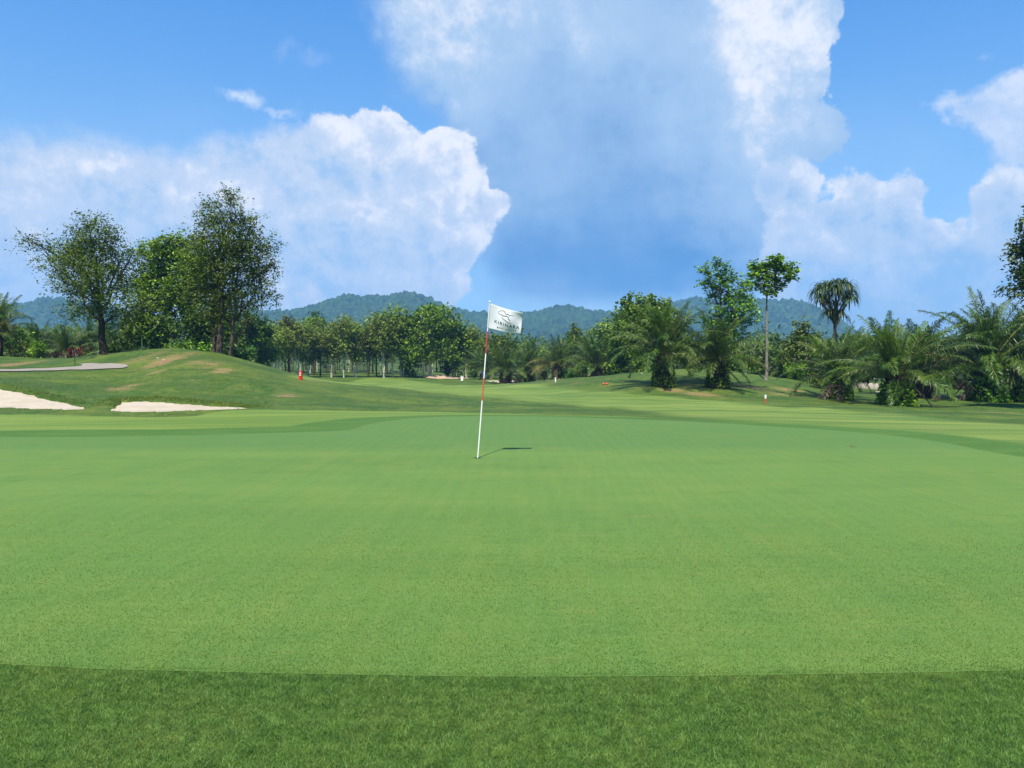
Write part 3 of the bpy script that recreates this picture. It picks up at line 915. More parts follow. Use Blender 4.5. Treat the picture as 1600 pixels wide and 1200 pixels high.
def hill(ridge, Y0, depth, sx, label, seed, step=2.6, foot=-2):
    """ridge: picture outline (px, py) turned into a crest height at distance Y0; slopes fall towards and away from the viewer"""
    pts = np.array([(P(px, py, Y0)[0], P(px, py, Y0)[2]) for px, py in ridge])
    xs = np.arange(pts[0, 0], pts[-1, 0], step); ys = np.arange(Y0 - depth, Y0 + depth * .5, step)
    X, Yg = np.meshgrid(xs, ys)
    H = np.interp(X, pts[:, 0], pts[:, 1]) - 5
    t = (Yg - Y0) / depth
    spur = (vnoise2(X / 160, Yg / 900, seed) - .5) * .7 + (vnoise2(X / 60, Yg / 300, seed + 3) - .5) * .35
    t2 = np.where(t < 0, np.clip(-t + spur * np.clip(-t * 3, 0, 1), 0, 1), -t * 0)
    prof = np.where(t < 0, 1 - t2 ** 1.25, np.clip(1 - (2 * t) ** 2, 0, 1))
    Z = foot + (H - foot) * prof
    Z += (vnoise2(X / 45, Yg / 45, seed + 1) - .5) * 8 * np.clip(prof * 2, 0, 1)
    Z += 8.5 * cell_bump(X / 13, Yg / 17, seed) * (.5 + vnoise2(X / 40, Yg / 40, seed + 4)) + 5.5 * cell_bump(X / 7.5, Yg / 10, seed + 5) + (vnoise2(X / 4, Yg / 4, seed + 9) - .5) * 4.5 - 5
    Z += 7 * np.clip(vnoise2(X / 9, Yg / 9, seed + 31) - .82, 0, 1) * 5
    n, mcol = X.shape
    i = np.arange(n - 1)[:, None] * mcol; j = np.arange(mcol - 1)[None]
    F = np.stack([i + j, i + j + 1, i + mcol + j + 1, i + mcol + j], -1)
    me = mesh_np('hill', np.stack([X.ravel(), Yg.ravel(), Z.ravel()], -1), F.reshape(-1), 4, True)
    return link('hill', me, hillm, label=label, kind='structure')


hill([(-260, 540), (-160, 500), (-60, 476), (0, 474), (40, 474), (70, 464), (100, 465), (130, 474), (200, 488), (260, 500), (330, 520), (400, 545)], 1500, 330, 1,
     'wooded hill behind the palms at the left edge', 3)
hill([(300, 520), (350, 494), (400, 486), (440, 487), (480, 482), (510, 474), (540, 462), (580, 459), (610, 462), (634, 457), (654, 459), (680, 472), (704, 482), (740, 484), (780, 488),
      (820, 484), (850, 481), (884, 475), (905, 480), (940, 484), (980, 484), (1020, 488), (1060, 498), (1120, 512), (1200, 535), (1260, 550)], 1500, 340, 1,
     'long wooded hill ridge behind the flag', 11)
hill([(960, 530), (1000, 500), (1040, 476), (1080, 468), (1130, 470), (1180, 470), (1220, 473), (1246, 482), (1280, 498), (1310, 514), (1350, 530), (1420, 545), (1500, 552)], 1750, 330, 1,
     'wooded hill behind the tall umbrella shaped tree', 23)


# ------------------------------------------------------------------ leaves and trees
def unit(v): return v / (np.linalg.norm(v, axis=-1, keepdims=True) + 1e-9)


def leaf_quads(P0, L, Wd, rng, up=0.5, droop=0.15, out=None):
    """diamond leaves centred on P0 (n,3) with lengths L and widths Wd"""
    n = len(P0)
    nrm = rng.normal(size=(n, 3)); nrm[:, 2] = np.abs(nrm[:, 2]) + up; nrm = unit(nrm)
    a = rng.normal(size=(n, 3))
    if out is not None: a = a * .7 + out
    a[:, 2] -= droop * 2
    a = unit(a - nrm * np.sum(a * nrm, 1, keepdims=True))
    b = np.cross(nrm, a)
    L = np.asarray(L).reshape(-1, 1) * .5; Wd = np.asarray(Wd).reshape(-1, 1) * .5
    V = np.stack([P0 - a * L, P0 + b * Wd, P0 + a * L, P0 - b * Wd], 1)
    return V.reshape(-1, 3), np.arange(n * 4)


def crown_points(bl, rng, twig, per, hollow=0.45, rag=1.0):
    """bl: list (cx,cy,cz,rx,ry,rz,n)"""
    out = []; od = []
    for cx, cy, cz, rx, ry, rz, n in bl:
        k = max(3, int(n / per))
        d = unit(rng.normal(size=(k, 3)))
        r = rng.random(k) ** hollow * (1 + (rng.random(k) - .35) * .35 * rag)
        c = d * r[:, None] * np.array([rx, ry, rz]) + np.array([cx, cy, cz])
        m = np.maximum(1, rng.poisson(per, k))
        rep = np.repeat(np.arange(k), m)
        tw = twig * (0.6 + 0.8 * rng.random(k))
        ax = unit(d * .9 + rng.normal(size=(k, 3)) * .55 + np.array([0, 0, .25]))
        u = rng.random(len(rep)) - .3
        q = c[rep] + ax[rep] * (u * tw[rep] * 3.0)[:, None] + rng.normal(size=(len(rep), 3)) * (tw[rep] * .42)[:, None] + np.array([0, 0, -1]) * (u ** 2 * tw[rep] * .5)[:, None]
        out.append(q); od.append(d[rep])
    return np.concatenate(out), np.concatenate(od)


def limb(mb, a, b, r0, r1, rng, wig=.08, sides=6, n=6, sag=.0):
    a = np.array(a, float); b = np.array(b, float); L = np.linalg.norm(b - a)
    t = np.linspace(0, 1, n)[:, None]
    p = a + (b - a) * t
    p += np.sin(t * np.pi) * np.array([0, 0, 1]) * L * sag
    p[1:-1] += rng.normal(size=(n - 2, 3)) * L * wig * .35
    mb.tube(p, np.linspace(r0, r1, n), sides, cap=False)
    return p


def tree_meshes(name, bl, trunk_top, r0, leaf, asp, rng, twig=.35, per=9, lean=(0, 0), hollow=.45, rag=1., extra_trunks=(), branch_from=.35, up=.5, twigs=4, droop=.15):
    """bl in local metres relative to the base. returns trunk mesh, crown mesh"""
    pts, od = crown_points(bl, rng, twig, per, hollow, rag)
    L = leaf * (0.65 + .7 * rng.random(len(pts)))
    V, F = leaf_quads(pts, L, L * asp, rng, up, droop, out=od * .8)
    crown = mesh_np(name + '_crown', V, F, 4)
    mb = MB()
    top = np.array(trunk_top, float)
    tp = limb(mb, (0, 0, -.3), top, r0, r0 * .3, rng, .012, 9, 10)
    mb.tube([tp[0] + (0, 0, .0), tp[0] + (0, 0, .55)], [r0 * 1.5, r0 * .95], 9, cap=False)
    axes = [tp]
    for (ox, oy, tx, ty, tz, rr_) in extra_trunks:
        axes.append(limb(mb, (ox, oy, -.3), (tx, ty, tz), rr_, rr_ * .3, rng, .04, 8, 9))
    for (cx, cy, cz, rx, ry, rz, n) in bl:
        ax = axes[rng.integers(len(axes))]
        hmax = min(cz - .3 * rz, ax[-1][2])
        h = ax[0][2] + (ax[-1][2] - ax[0][2]) * np.clip(branch_from + (1 - branch_from) * rng.random(), 0, 1)
        h = min(h, max(hmax, ax[-1][2] * branch_from))
        k = int(np.argmin(np.abs(ax[:, 2] - h)))
        e = limb(mb, ax[k], (cx, cy, cz), r0 * .36, r0 * .10, rng, .1, 5, 6)
        for _ in range(twigs):
            d = unit(rng.normal(size=3)) * np.array([rx, ry, rz]) * .85
            limb(mb, e[-1 - rng.integers(3)], np.array([cx, cy, cz]) + d, r0 * .11, r0 * .03, rng, .12, 4, 4)
    return mb.mesh(name + '_trunk', True), crown


def gz1(x, y): return float(ground_z(np.array([x], float), np.array([y], float))[0])


def hero(label, px, Y, blobs_px, top_px, r0, leaf, n, seed, mat, bark, cat='tree', asp=.5, dscale=.85, name='tree', group=None, extra=(), **kw):
    """blobs_px: (px, py, rx, ry[, weight]) in picture pixels at distance Y -> real metres about the tree's base"""
    rng = np.random.default_rng(seed)
    bx = P(px, 560, Y)[0]; bz = gz1(bx, Y)
    k = Y / FPX
    tot = sum(b[2] * b[3] * (b[4] if len(b) > 4 else 1) for b in blobs_px)
    bl = []
    for b in blobs_px:
        w = b[4] if len(b) > 4 else 1
        q = P(b[0], b[1], Y)
        depth = max(b[2], b[3]) * k * dscale
        bl.append((q[0] - bx, rng.normal() * depth * .5, q[2] - bz, b[2] * k, depth, b[3] * k, n * b[2] * b[3] * w / tot))
    t = P(top_px[0], top_px[1], Y)
    ex = [(e[0], e[1], P(e[2], e[3], Y)[0] - bx, e[1], P(e[2], e[3], Y)[2] - bz, e[4]) for e in extra]
    tm, cm = tree_meshes(name, bl, (t[0] - bx, 0, t[2] - bz), r0, leaf, asp, rng, extra_trunks=ex, **kw)
    root = link(name, None, loc=(bx, Y, bz), label=label, cat=cat, group=group)
    link('trunk', tm, bark, root); link('crown', cm, mat, root)
    return root


# left group on the mound
hero('airy spreading tree with a dark single trunk on the left shoulder of the mound', 162, 52,
     [(60, 381, 26, 10, .7), (95, 388, 30, 18), (125, 372, 30, 16, .9), (140, 352, 26, 14, .8), (165, 375, 34, 26), (110, 415, 40, 26), (160, 415, 48, 32), (192, 402, 22, 12, .6), (118, 450, 34, 24),
      (165, 455, 46, 34), (186, 448, 18, 22), (140, 488, 30, 18), (178, 492, 24, 20), (45, 374, 12, 6, .6), (210, 395, 12, 9, .6), (122, 400, 30, 20)],
     (150, 400), .26, .165, 22500, 11, M['leaf_airy'], M['bark_dark'], twig=.33, per=24, branch_from=.3, rag=1.9)
hero('dense round dark green tree between the two airy trees on the mound', 262, 64,
     [(245, 398, 30, 24), (275, 392, 34, 22), (310, 400, 26, 22), (238, 425, 24, 26), (270, 430, 40, 30), (232, 452, 20, 22), (258, 465, 34, 24), (300, 445, 32, 34), (290, 480, 34, 24), (245, 490, 20, 20, .6),
      (258, 384, 26, 12), (226, 440, 16, 22), (320, 430, 24, 30)],
     (268, 420), .24, .24, 21000, 12, M['leaf_mid'], M['bark'], twig=.34, per=14, asp=.6, rag=.7)
hero('tallest airy tree with two pale trunks on top of the mound', 343, 51,
     [(358, 308, 12, 8, .7), (372, 316, 16, 10, .8), (330, 328, 20, 12, .7), (350, 345, 34, 20), (385, 352, 24, 16, .8), (322, 348, 14, 12, .5), (305, 366, 20, 12, .6), (375, 385, 44, 26), (340, 390, 42, 26), (412, 385, 16, 16, .6),
      (326, 425, 30, 26), (370, 425, 46, 28), (415, 420, 24, 18, .8), (348, 462, 36, 22), (395, 458, 34, 20), (310, 460, 26, 20, .8), (385, 482, 26, 12, .6), (332, 488, 20, 16, .6), (428, 408, 10, 8, .5)],
     (350, 370), .22, .165, 27000, 13, M['leaf_airy'], M['bark'], twig=.32, per=24, rag=1.9, extra=[(.62, .25, 372, 400, .15), (-.45, .1, 335, 420, .13)], branch_from=.35)
hero('dark bushy tree filling the gap below the round tree on the mound', 300, 62,
     [(290, 510, 34, 24), (325, 505, 30, 30), (350, 520, 20, 24), (260, 515, 26, 22), (235, 520, 26, 20), (340, 480, 24, 20), (362, 500, 14, 30), (310, 530, 20, 14)],
     (300, 500), .14, .26, 10000, 14, M['leaf_dark'], M['bark'], twig=.32, per=12, asp=.55)
hero('young yellow green tree at the foot of the dense round tree', 228, 62,
     [(222, 480, 24, 20), (230, 505, 30, 24), (210, 520, 20, 20), (250, 528, 20, 14), (215, 500, 16, 20)],
     (228, 500), .09, .24, 4800, 15, M['leaf_olive'], M['bark_pale'], twig=.3, per=9)
# right edge tree, cut by the frame
hero('tall leafy tree cut off by the right edge of the picture', 1650, 44,
     [(1618, 345, 22, 16), (1620, 375, 28, 20), (1606, 398, 22, 16), (1624, 420, 32, 22), (1610, 445, 22, 18), (1650, 360, 44, 44), (1660, 430, 46, 46), (1612, 466, 16, 10, .7), (1694, 390, 46, 56), (1635, 480, 34, 16, .7)],
     (1650, 400), .2, .22, 17000, 16, M['leaf_airy'], M['bark'], twig=.32, per=24, rag=1.7)
# right side
hero('dense olive green tree behind the nearest mound palm', 1003, 84,
     [(1000, 478, 28, 16), (1020, 482, 26, 18), (985, 500, 26, 22), (1010, 510, 34, 24), (970, 525, 20, 20), (1035, 500, 22, 24), (990, 540, 30, 24), (1020, 545, 30, 26), (1045, 530, 20, 30), (965, 560, 18, 20)],
     (1003, 500), .3, .38, 14000, 17, M['leaf_olive'], M['bark_dark'], twig=.36, per=12, asp=.6)
hero('loose light green tree with layered branches left of the tall umbrella tree', 1120, 82,
     [(1118, 412, 18, 7), (1103, 425, 16, 7), (1130, 428, 20, 8), (1105, 440, 18, 7), (1145, 436, 18, 7), (1122, 447, 24, 9), (1160, 450, 20, 9), (1140, 462, 28, 10), (1112, 458, 16, 6, .6), (1165, 466, 18, 9), (1150, 482, 32, 14),
      (1130, 500, 30, 14), (1165, 498, 24, 14), (1172, 440, 12, 6, .7), (1140, 520, 30, 18), (1108, 474, 10, 5, .5)],
     (1126, 440), .20, .32, 7600, 18, M['leaf_mid'], M['bark'], twig=.26, per=9, asp=.6, up=1.1)
bx, by = hit(1197, 594)
hero('tall slim tree with a bare grey trunk and a small umbrella crown', 1197, by,
     [(1212, 407, 15, 5), (1194, 417, 17, 5), (1222, 419, 20, 5), (1180, 430, 14, 4), (1208, 433, 20, 4), (1233, 433, 11, 4), (1192, 445, 12, 4), (1176, 417, 8, 4), (1204, 458, 9, 5, .7), (1218, 447, 9, 4)],
     (1200, 425), .14, .30, 2900, 19, M['leaf_mid'], M['bark_grey'], twig=.2, per=8, asp=.6, branch_from=.72, up=1.2, rag=.8)
hero('small bushy tree with a whitewashed trunk base right of the umbrella tree', 1262, 72,
     [(1252, 510, 12, 8), (1262, 525, 20, 12), (1250, 540, 22, 16), (1275, 548, 22, 18), (1240, 560, 22, 14), (1262, 575, 24, 14)],
     (1260, 530), .11, .3, 4200, 20, M['leaf_olive'], M['bark_white'], twig=.3, per=9)
# big round tree of the grove and the dark tree at its left end
hero('large round light green tree with a forked pale trunk in the middle of the grove', 672, 118,
     [(672, 488, 22, 12), (655, 500, 26, 16), (692, 498, 28, 18), (640, 520, 22, 16), (672, 520, 36, 22), (710, 518, 20, 20), (655, 545, 30, 20), (695, 545, 32, 20), (720, 538, 16, 16), (640, 560, 18, 14), (675, 484, 10, 8), (715, 560, 14, 14, .6)],
     (672, 515), .26, .42, 12500, 21, M['leaf_mid'], M['bark_pale'], twig=.4, per=10, asp=.6, extra=[(-.7, 0, 655, 520, .14)])
hero('dark bushy evergreen at the left end of the grove beside the mound', 398, 100,
     [(395, 505, 20, 14), (385, 525, 20, 18), (405, 530, 22, 20), (378, 550, 14, 16), (400, 555, 26, 18), (415, 515, 14, 14), (400, 497, 8, 6, .6)],
     (398, 520), .2, .36, 8000, 22, M['leaf_dark'], M['bark_pale'], twig=.34, per=12, asp=.6)
hero('low tree with bronze young leaves beside the dark evergreen of the grove', 382, 97,
     [(388, 500, 9, 7), (380, 515, 9, 8), (372, 540, 9, 12), (382, 560, 14, 10)],
     (382, 520), .1, .3, 1500, 23, M['leaf_bronze'], M['bark'], twig=.3, per=8)
hero('dark crown standing above the grove against the hill', 492, 165,
     [(492, 497, 11, 6), (484, 504, 10, 6), (500, 504, 10, 6), (492, 512, 10, 8)],
     (492, 505), .18, .5, 1800, 24, M['leaf_dark'], M['bark'], twig=.5, per=10)
hero('pointed dark tree behind the yellowing palm', 897, 125, [(898, 514, 6, 5), (897, 522, 9, 6), (896, 532, 12, 8), (897, 543, 14, 9)], (897, 525), .12, .4, 2200, 25, M['leaf_olive'], M['bark'], twig=.35, per=10)
hero('round tree with a bronze top behind the middle palms', 944, 112, [(948, 510, 15, 6), (935, 520, 14, 8), (950, 528, 18, 10), (940, 542, 22, 12)], (944, 525), .14, .4, 3200, 26, M['leaf_grey'], M['bark'], twig=.36, per=9)
hero('tree with a bronze crown just right of the flag', 782, 125, [(780, 530, 16, 8), (770, 540, 14, 10), (792, 542, 14, 10), (780, 555, 20, 12)], (780, 540), .14, .42, 2800, 27, M['leaf_olive'], M['bark'], twig=.36, per=9)


# ------------------------------------------------------------------ the slim trees of the grove
def slim_proto(seed, H, rw, mat, bark, n=3300, lo=.36, name='slim_tree', forks=1):
    rng = np.random.default_rng(seed)
    bl = []
    for k in range(8):
        h = H * (lo + (1 - lo) * (k + .5) / 8)
        rr_ = rw * (0.55 + .5 * math.sin(math.pi * (k + .8) / 9))
        bl.append((rng.normal() * rw * .35, rng.normal() * rw * .35, h, rr_, rr_, H * .09, n / 8))
    ex = [(rng.normal() * .35, rng.normal() * .3, rng.normal() * .8, rng.normal() * .5, H * .75, .06) for _ in range(forks)]
    tm, cm = tree_meshes(name, bl, (rng.normal() * .3, rng.normal() * .3, H * .9), .115, .36, .5, rng, twig=.38, per=8, extra_trunks=ex, branch_from=.4, twigs=3, rag=1.2)
    root = link(name, None)
    link('trunk', tm, bark, root); link('crown', cm, mat, root)
    return root


protos = [slim_proto(31, 8.6, 1.8, M['leaf_grey'], M['bark_pale'], lo=.46), slim_proto(32, 9.4, 1.7, M['leaf_grey'], M['bark_pale'], lo=.44), slim_proto(33, 8.0, 1.7, M['leaf_olive'], M['bark_pale'], forks=2),
          slim_proto(34, 9.0, 1.8, M['leaf_olive'], M['bark_dark'], 2600), slim_proto(35, 7.6, 1.3, M['leaf_bronze'], M['bark_dark'], 1500, .62), slim_proto(36, 8.8, 1.9, M['leaf_yellow'], M['bark'], 2600, .5)]
used = [False] * len(protos)
prng = random.Random(5)
ords = ['first', 'second', 'third', 'fourth', 'fifth', 'sixth', 'seventh', 'eighth', 'ninth', 'tenth', 'eleventh', 'twelfth', 'thirteenth', 'fourteenth', 'fifteenth', 'sixteenth', 'seventeenth', 'eighteenth', 'nineteenth', 'twentieth']
desc = ['grey green', 'grey green', 'olive', 'olive', 'bronze topped', 'yellow green']
GRP = 'slim trees of the grove'


def put_slim(k, x, y, s, lab, group=GRP):
    o = protos[k]
    if used[k]: o = copy_tree(o)
    used[k] = True
    o.location = (x, y, gz1(x, y)); o.rotation_euler = (0, 0, prng.random() * 6.28); o.scale = (s, s, s * prng.uniform(.95, 1.08))
    tag(o, lab, 'tree', group)
    return o


# front row: (px, Y, kind, size)
front = [(426, 108, 0, .78), (436, 112, 0, .85), (452, 116, 4, 1.1), (465, 116, 1, .86), (482, 120, 2, .9), (500, 122, 3, .84), (518, 120, 0, .9), (537, 118, 1, .92), (556, 120, 2, .95), (576, 119, 4, .95),
         (588, 122, 3, .98), (600, 117, 0, 1.1), (614, 118, 1, 1.12), (630, 119, 2, 1.08), (728, 118, 0, .84), (744, 122, 3, .82)]
for i, (px, Y, k, s) in enumerate(front):
    x = P(px, 560, Y)[0]
    if i < 14: lab = 'slim %s tree, %s from the left in the front row of the grove' % (desc[k], ords[i])
    elif i == 14: lab = 'slim grey green tree just right of the large round tree, left one of two'
    else: lab = 'slim olive tree just right of the large round tree, right one of two'
    put_slim(k, x, Y, s, lab)
# deeper rows
for i in range(62):
    px = 408 + (i * 61.8) % 365 + prng.uniform(-4, 4); Y = prng.uniform(127, 172)
    k = prng.choice([0, 0, 1, 2, 3, 3, 1, 5, 4]) if prng.random() > .1 else 5
    put_slim(k, P(px, 560, Y)[0], Y, prng.uniform(.78, 1.0) * (1.0 if px < 700 else .8), 'slim tree standing in the back rows of the grove', 'slim trees in the back rows of the grove')


# ------------------------------------------------------------------ palms
def frond_mesh(name, L, a0, bend, seed, nl=66, ll=.76, wid=.042, thin=1.0, mats=None, droop=.75):
    rng = np.random.default_rng(seed)
    mb = MB(); n = 12
    s = np.linspace(0, 1, n); ang = rad(a0) - rad(bend) * s ** 1.35
    ds = L / (n - 1)
    x = np.concatenate([[0], np.cumsum(np.cos(ang[:-1]) * ds)]); z = np.concatenate([[0], np.cumsum(np.sin(ang[:-1]) * ds)])
    y = np.sin(s * 2.2) * rng.normal() * .18 * s
    R = np.stack([x, y, z], -1)
    mb.tube(R, np.linspace(.055, .010, n), 4, cap=False)
    nrach = sum(len(q) for q in mb.S)
    V = []; F = []; Sz = []
    t = np.linspace(.14, .995, nl)
    V_ = []
    for side in (-1, 1):
        for k, tk in enumerate(t + rng.normal(size=nl) * .004):
            tk = min(max(tk, .1), 1)
            if rng.random() > thin: continue
            p = np.array([np.interp(tk, s, R[:, i]) for i in range(3)]); a = np.interp(tk, s, ang)
            T = np.array([math.cos(a), 0, math.sin(a)]); N = np.array([-math.sin(a), 0, math.cos(a)]); B = np.array([0, side, 0])
            l = ll * (math.sin(math.pi * (.10 + .84 * tk) ** .85) * .9 + .14) * rng.uniform(.85, 1.12)
            fw = .55 + .7 * tk ** 2
            d1 = unit(T * fw + B * 1.0 + N * rng.normal(loc=.22, scale=.30))
            d2 = unit(d1 + np.array([0, 0, -1]) * (droop + .5 * rng.random()))
            wv = unit(np.cross(d1, N) + rng.normal(size=3) * .25) * wid * .5
            m1 = p + d1 * l * .5; m2 = m1 + d2 * l * .5
            b0 = len(V_)
            V_ += [p - wv * .5, p + wv * .5, m1 + wv, m1 - wv, m2]
            F += [b0, b0 + 1, b0 + 2, b0 + 3, b0 + 3, b0 + 2, b0 + 4]; Sz += [4, 3]
    mb.add(np.array(V_), F, Sz)
    me = mb.mesh(name)
    return me, nrach


levels = [(85, 24, 3.9), (75, 48, 4.4), (63, 66, 4.8), (48, 78, 4.9), (32, 84, 4.7), (15, 84, 4.2), (-4, 72, 3.4)]
FR = []
rachm = simple('frond midrib', (0.11, 0.12, 0.035), .5, .3, .2)
for li, (a0, bend, L) in enumerate(levels):
    var = []
    for sd in range(2):
        me, nr_ = frond_mesh('frond', L, a0, bend, 100 + li * 3 + sd)
        me.materials.append(M['frond']); me.materials.append(rachm)
        mi = np.zeros(len(me.polygons), dtype=np.int32); mi[:nr_] = 1; me.polygons.foreach_set('material_index', mi)
        var.append(me)
    FR.append(var)


def recolour(src, mat):
    out = []
    for var in src:
        v2 = []
        for me in var:
            c = me.copy(); c.materials[0] = mat; v2.append(c)
        out.append(v2)
    return out


FRL = recolour(FR[:3], M['frond_light']); FRO = recolour(FR[4:], M['frond_old'])
dead_me, nr_ = frond_mesh('dead_frond', 3.2, -38, 45, 300, 34, .55, .05, .8, droop=.8); dead_me.materials.append(M['frond_dead'])


def stub_trunk(h, r, seed):
    rng = np.random.default_rng(seed)
    mb = MB()
    prof = [(r * 1.25, -.3), (r * 1.15, .1), (r * .95, h * .4), (r * .9, h * .8), (r * .6, h + .15), (.05, h + .3)]
    mb.lathe(prof, 12)
    for k in range(int(70 * h / 1.8)):
        t = (k + .5) / int(70 * h / 1.8); a = k * 2.4; z = t * h; rr_ = r * (1.12 - .2 * t)
        p = np.array([math.cos(a) * rr_, math.sin(a) * rr_, z]); o_ = np.array([math.cos(a) * .55, math.sin(a) * .55, 1]);
        o_ = o_ / np.linalg.norm(o_) * rng.uniform(.18, .34)
        mb.tube([p - o_ * .3, p + o_ * .5, p + o_], [.075, .065, .03], 4)
    return mb.mesh('palm_trunk')


TR = [stub_trunk(1.9, .58, 1), stub_trunk(2.3, .50, 2), stub_trunk(1.4, .55, 3)]
TRH = [1.9, 2.3, 1.4]


def creeper_mesh(h, r, seed, n=420, leaf=.22):
    rng = np.random.default_rng(seed)
    a = rng.random(n) * 6.283; z = rng.random(n) ** 1.2 * h; q = r * (1.1 + .35 * rng.random(n)) * (1.25 - .35 * z / h)
    Pp = np.stack([np.cos(a) * q, np.sin(a) * q, z + .05], -1)
    L = leaf * (.6 + .8 * rng.random(n))
    V, F = leaf_quads(Pp, L, L * .75, rng, .1, .3)
    return mesh_np('creeper', V, F, 4)


CRP = [creeper_mesh(1.6, .56, 1, 520), creeper_mesh(1.4, .66, 2, 800)]


def palm(label, px, Y, top_py, trunk=0, nf=34, creeper=None, light=.2, old=.06, dead=2, seed=0, group='oil palms around the fairway', squat=1.0):
    rnd = random.Random(seed * 17 + int(px))
    x = P(px, 560, Y)[0]; z = gz1(x, Y)
    root = link('oil_palm', None, loc=(x, Y, z), label=label, cat='palm', group=group)
    H = P(px, top_py, Y)[2] - z
    full = TRH[trunk] + 4.0
    s = H / full
    root.scale = (s * squat, s * squat, s)
    link('trunk', TR[trunk], M['boots'], root).rotation_euler = (0, 0, rnd.random() * 6)
    if creeper is not None: link('creeper', CRP[creeper], M['leaf_yellow'] if creeper == 0 else M['leaf_mid'], root)
    ht = TRH[trunk]
    a = rnd.random() * 6.28
    nf = int(nf * 1.25)
    for k in range(nf):
        t = k / (nf - 1)
        li = min(6, int(t ** 1.1 * 6.05))
        if li < 3 and rnd.random() < light: me = FRL[li][k % 2]
        elif li >= 4 and rnd.random() < old: me = FRO[li - 4][k % 2]
        else: me = FR[li][k % 2]
        o = link('frond', me, None, root)
        aa = a + k * 2.39996 + rnd.uniform(-.15, .15)
        rr_ = .10 + .22 * t
        o.location = (math.cos(aa) * rr_, math.sin(aa) * rr_, ht + .15 - .35 * t)
        o.rotation_euler = (0, 0, aa); o.rotation_mode = 'XYZ'
        o.rotation_euler = (Matrix.Rotation(aa, 3, 'Z') @ Matrix.Rotation(rnd.uniform(-.14, .14), 3, 'Y') @ Matrix.Rotation(rnd.uniform(-.55, .55), 3, 'X')).to_euler('XYZ')
        q = rnd.uniform(.74, 1.12); o.scale = (q, q, q)
    for k in range(dead):
        o = link('frond', dead_me, None, root, label='dead brown frond hanging down'); aa = rnd.random() * 6.28
        o.location = (math.cos(aa) * .35, math.sin(aa) * .35, ht - .3); o.rotation_euler = (0, 0, aa)
    return root


# nearest palms: px, Y, top
h1 = hit(1037, 604); h2 = hit(1122, 605)
palm('oil palm with bright creeper on its trunk, left of two on the right hand mound', 1037, h1[1], 470, 1, 38, 0, .35, .03, 1, 1, 'oil palms on the right hand mound', 1.0)
palm('oil palm with dark fern covered trunk, right of two on the right hand mound', 1122, h2[1], 488, 0, 38, 0, .25, .05, 2, 2, 'oil palms on the right hand mound', 1.05)
G2 = 'oil palms along the right side'
palm('oil palm with leafy base beside spiky plants, leftmost of the right hand row', 1312, hit(1312, 624)[1], 508, 0, 36, 1, .25, .15, 3, 3, G2, 1.0)
palm('oil palm with thick leafy trunk nearest to the fairway in the right hand row', 1402, hit(1402, 634)[1], 490, 0, 40, 1, .3, .06, 3, 4, G2, 1.1)
palm('oil palm with a bare dark stubby trunk, third of the row at the right', 1444, hit(1444, 622)[1], 496, 0, 40, None, .15, .08, 4, 5, G2, 1.1)
palm('tall oil palm with upright fronds and creeper covered trunk near the right edge', 1543, hit(1543, 628)[1], 456, 0, 38, 1, .3, .05, 3, 6, G2, 1.0)
palm('oil palm with a dark trunk close behind the tall one near the right edge', 1578, hit(1572, 627)[1] + 1.2, 480, 0, 34, 1, .1, .08, 2, 7, G2, 1.05)
palm('small oil palm partly hidden behind the mound between the two mound palms', 1085, 82, 520, 2, 28, None, .2, .1, 1, 8, G2)
palm('small low palm right of the umbrella tree trunk', 1226, 74, 552, 2, 26, None, .6, .05, 0, 9, G2, 1.2)
palm('palm behind the spiky plants left of the row at the right', 1345, 72, 515, 0, 32, None, .1, .15, 2, 10, G2, 1.1)
palm('palm far behind filling the gap in the row at the right', 1500, 78, 512, 1, 32, None, .1, .1, 2, 11, G2, 1.1)
palm('oil palm behind the umbrella tree trunk', 1180, 86, 528, 0, 28, None, .1, .1, 1, 12, G2, 1.1)
palm('oil palm at the very right edge behind the others', 1640, 58, 470, 1, 34, None, .15, .1, 2, 13, G2, 1.1)
# middle palms
G3 = 'oil palms beyond the fairway'
palm('oil palm with dark trunk just right of the flagstick', 790, 96, 528, 2, 30, None, .15, .15, 3, 14, G3, 1.1)
palm('wide oil palm, second to the right of the flagstick', 824, 100, 530, 2, 30, 0, .15, .2, 2, 15, G3, 1.15)
palm('oil palm with yellowing fronds, third to the right of the flagstick', 872, 92, 520, 1, 32, 0, .4, .6, 3, 16, G3, 1.0)
palm('oil palm with bright creeper, fourth to the right of the flagstick', 932, 88, 514, 0, 34, 0, .1, .25, 3, 17, G3, 1.0)
palm('small oil palm left of the large olive tree', 962, 96, 545, 2, 26, None, .1, .2, 1, 18, G3, 1.1)
palm('oil palm between the second and third right of the flagstick, set back', 848, 112, 536, 0, 26, None, .1, .3, 1, 19, G3, 1.1)
palm('oil palm left of the flagstick at the end of the grove', 757, 112, 540, 2, 26, None, .1, .15, 2, 20, G3, 1.1)
